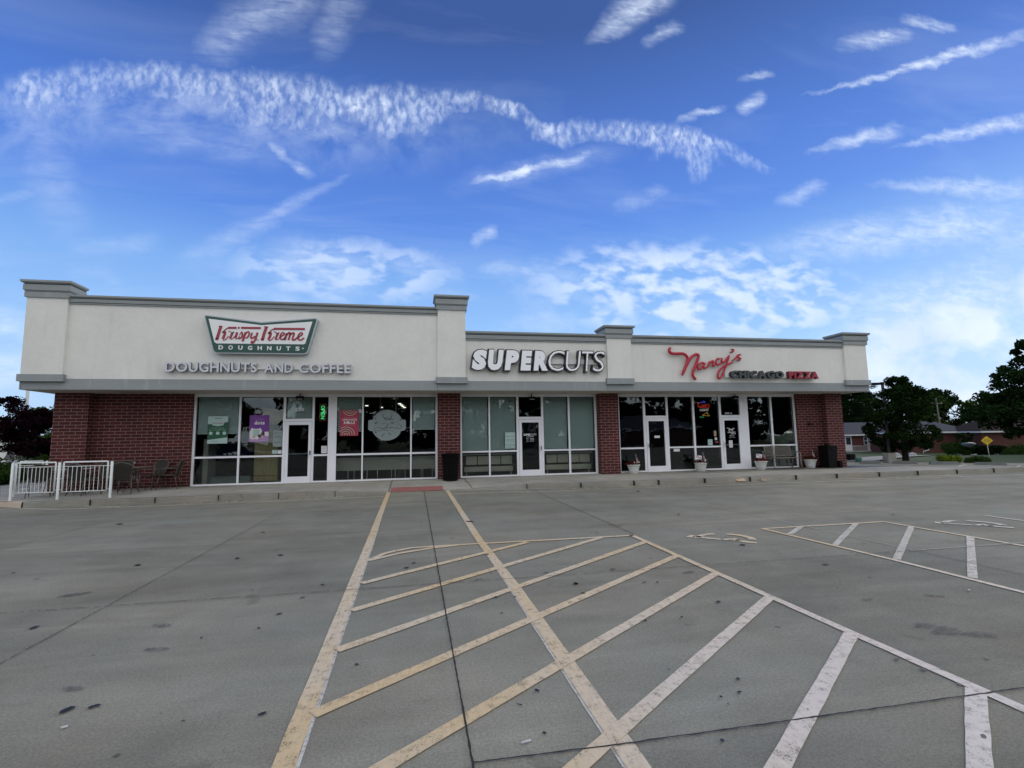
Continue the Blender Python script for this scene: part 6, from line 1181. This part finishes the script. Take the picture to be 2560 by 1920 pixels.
# ================================================================== VEHICLES
def car(label, body, loc, rz, suv=False, cat='car', name='parked_car'):
    t = thing(name, label, cat); L_, W_, H = (4.9, 1.92, 1.75) if suv else (4.6, 1.80, 1.45)
    belt = .98 if suv else .88
    prof = [(-L_/2, .35), (-L_/2+.05, .22), (L_/2-.05, .22), (L_/2, .38), (L_/2-.03, .62), (L_/2-.25, .74), (L_/2-1.25, belt-.02), (-L_/2+(.12 if suv else .7), belt), (-L_/2+.04, .8)]
    def shell(pr, w0, w1, zlo, zhi, m):
        n = len(pr); wz = lambda z: w0+(w1-w0)*max(0, min(1, (z-zlo)/(zhi-zlo))); V = [(x, -wz(z), z) for x, z in pr]+[(x, wz(z), z) for x, z in pr]
        return V, [tuple(range(n)), tuple(range(2*n-1, n-1, -1))]+[(i, i+n, (i+1) % n+n, (i+1) % n) for i in range(n)]
    def bev(V, F, m, nm, b=.06):
        bm = bmesh.new(); vs = [bm.verts.new(v) for v in V]
        for f in F: bm.faces.new([vs[i] for i in f])
        bmesh.ops.recalc_face_normals(bm, faces=bm.faces); bmesh.ops.bevel(bm, geom=bm.edges[:], offset=b, segments=3, affect='EDGES', profile=.5); bm.verts.index_update(); q = MB(); q.add([v.co for v in bm.verts], [[v.index for v in f.verts] for f in bm.faces], m, True); bm.free(); return q.build(nm, t)
    V, F = shell(prof, W_/2, W_/2-.03, .2, belt, body); bev(V, F, body, 'body')
    cab = [(L_/2-1.30, belt-.05), (L_/2-2.0, H-.03), (-L_/2+(.45 if suv else 1.35), H), (-L_/2+(.12 if suv else .55), belt-.05)]
    V, F = shell(cab, W_/2-.06, W_/2-.24, belt, H, body); bev(V, F, M['carg'], 'windows', .04)
    top = [(L_/2-2.0, H-.05), (L_/2-2.05, H), (-L_/2+(.5 if suv else 1.4), H+.01), (-L_/2+(.42 if suv else 1.3), H-.05)]
    V, F = shell(top, W_/2-.235, W_/2-.27, H-.05, H, body); bev(V, F, body, 'roof', .015)
    for x in (L_/2-2.0, -.1, -L_/2+(1.3 if suv else 1.6)):
        q = MB()
        for s_ in (-1, 1): q.tube([(x+.1, s_*(W_/2-.055), belt), (x, s_*(W_/2-.235), H-.04)], .035, body, 6)
        q.build('window_pillar', t)
    for x in (L_/2-.9, -L_/2+.9):
        for s_ in (-1, 1):
            q = MB(); q.tube([(x, s_*(W_/2-.2), .34), (x, s_*(W_/2+.005), .34)], .34, M['tyre'], 22); o = q.build('wheel', t); q = MB(); q.tube([(x, s_*(W_/2), .34), (x, s_*(W_/2+.02), .34)], .21, M['rim'], 16); q.build('rim', o)
    for s_ in (-1, 1): MB().bevbox(L_/2-.16, L_/2-.0, s_*.62-.16, s_*.62+.16, .60, .72, M['head'], .03).build('headlight', t); MB().bevbox(-L_/2-.01, -L_/2+.12, s_*.72-.1, s_*.72+.1, .72, .95, M['tail'], .03).build('tail_light', t)
    t.location = loc; t.rotation_euler = (0, 0, rz); return t
car('pale silver van with dark windows beyond the purple trees', M['cars'], (-47.0, 54.6, gz(-47, 54)), math.radians(6), True, 'van', 'parked_van')
car('dark blue car left of the silver van', M['carb'], (-53.5, 56.5, gz(-53, 56)), math.radians(4)); car('white car right of the silver van against the brick corner', M['cars'], (-42.0, 54.0, gz(-42, 54)), math.radians(185))
car('dark blue car parked behind the viewpoint, reflected in the doughnut shop window', M['carb'], (-14.6, -28.0, 0), math.radians(4))
q = MB().box(-95, -46, 84, 92, -1.2, 2.3, M['wallp']); t = thing('pale_building', 'long low pale building behind the parked cars on the left', 'building'); q.build('wall', t); MB().box(-95.3, -45.7, 83.7, 92.3, 2.3, 2.6, M['hwhite']).build('roof', t); settle(t, (-70, 88, -1.2))
# across the road behind the viewpoint: what the shop windows mirror
bt = broad('tree', 'dark tree across the road, reflected in the shop windows', 'tree', (9, -58, 0), 11, 5.6, .3, 90, 14000, .28, M['leafd'], 'round', 'trees across the road reflected in the windows', nc=70)
for k, (x, y, s_) in enumerate(((17, -60, 1.0), (25, -57, 1.1), (33, -62, 1.2), (42, -60, 1.15), (51, -63, 1.2), (60, -63, 1.3), (70, -60, 1.3), (1, -62, 1.0), (-7, -59, .95), (-13.6, -60, 1.0), (-27.5, -55, 1.1), (-35, -58, 1.2), (-52, -60, 1.2))): dup(bt, 'dark tree across the road, reflected in the shop windows', (x, y, 0), k*1.3, s_)
house('brick_house', 'house across the road mirrored in the right pizza window', 33, -50, math.pi, 12, 8, 0, 2.6, 4.6, M['shingle'])
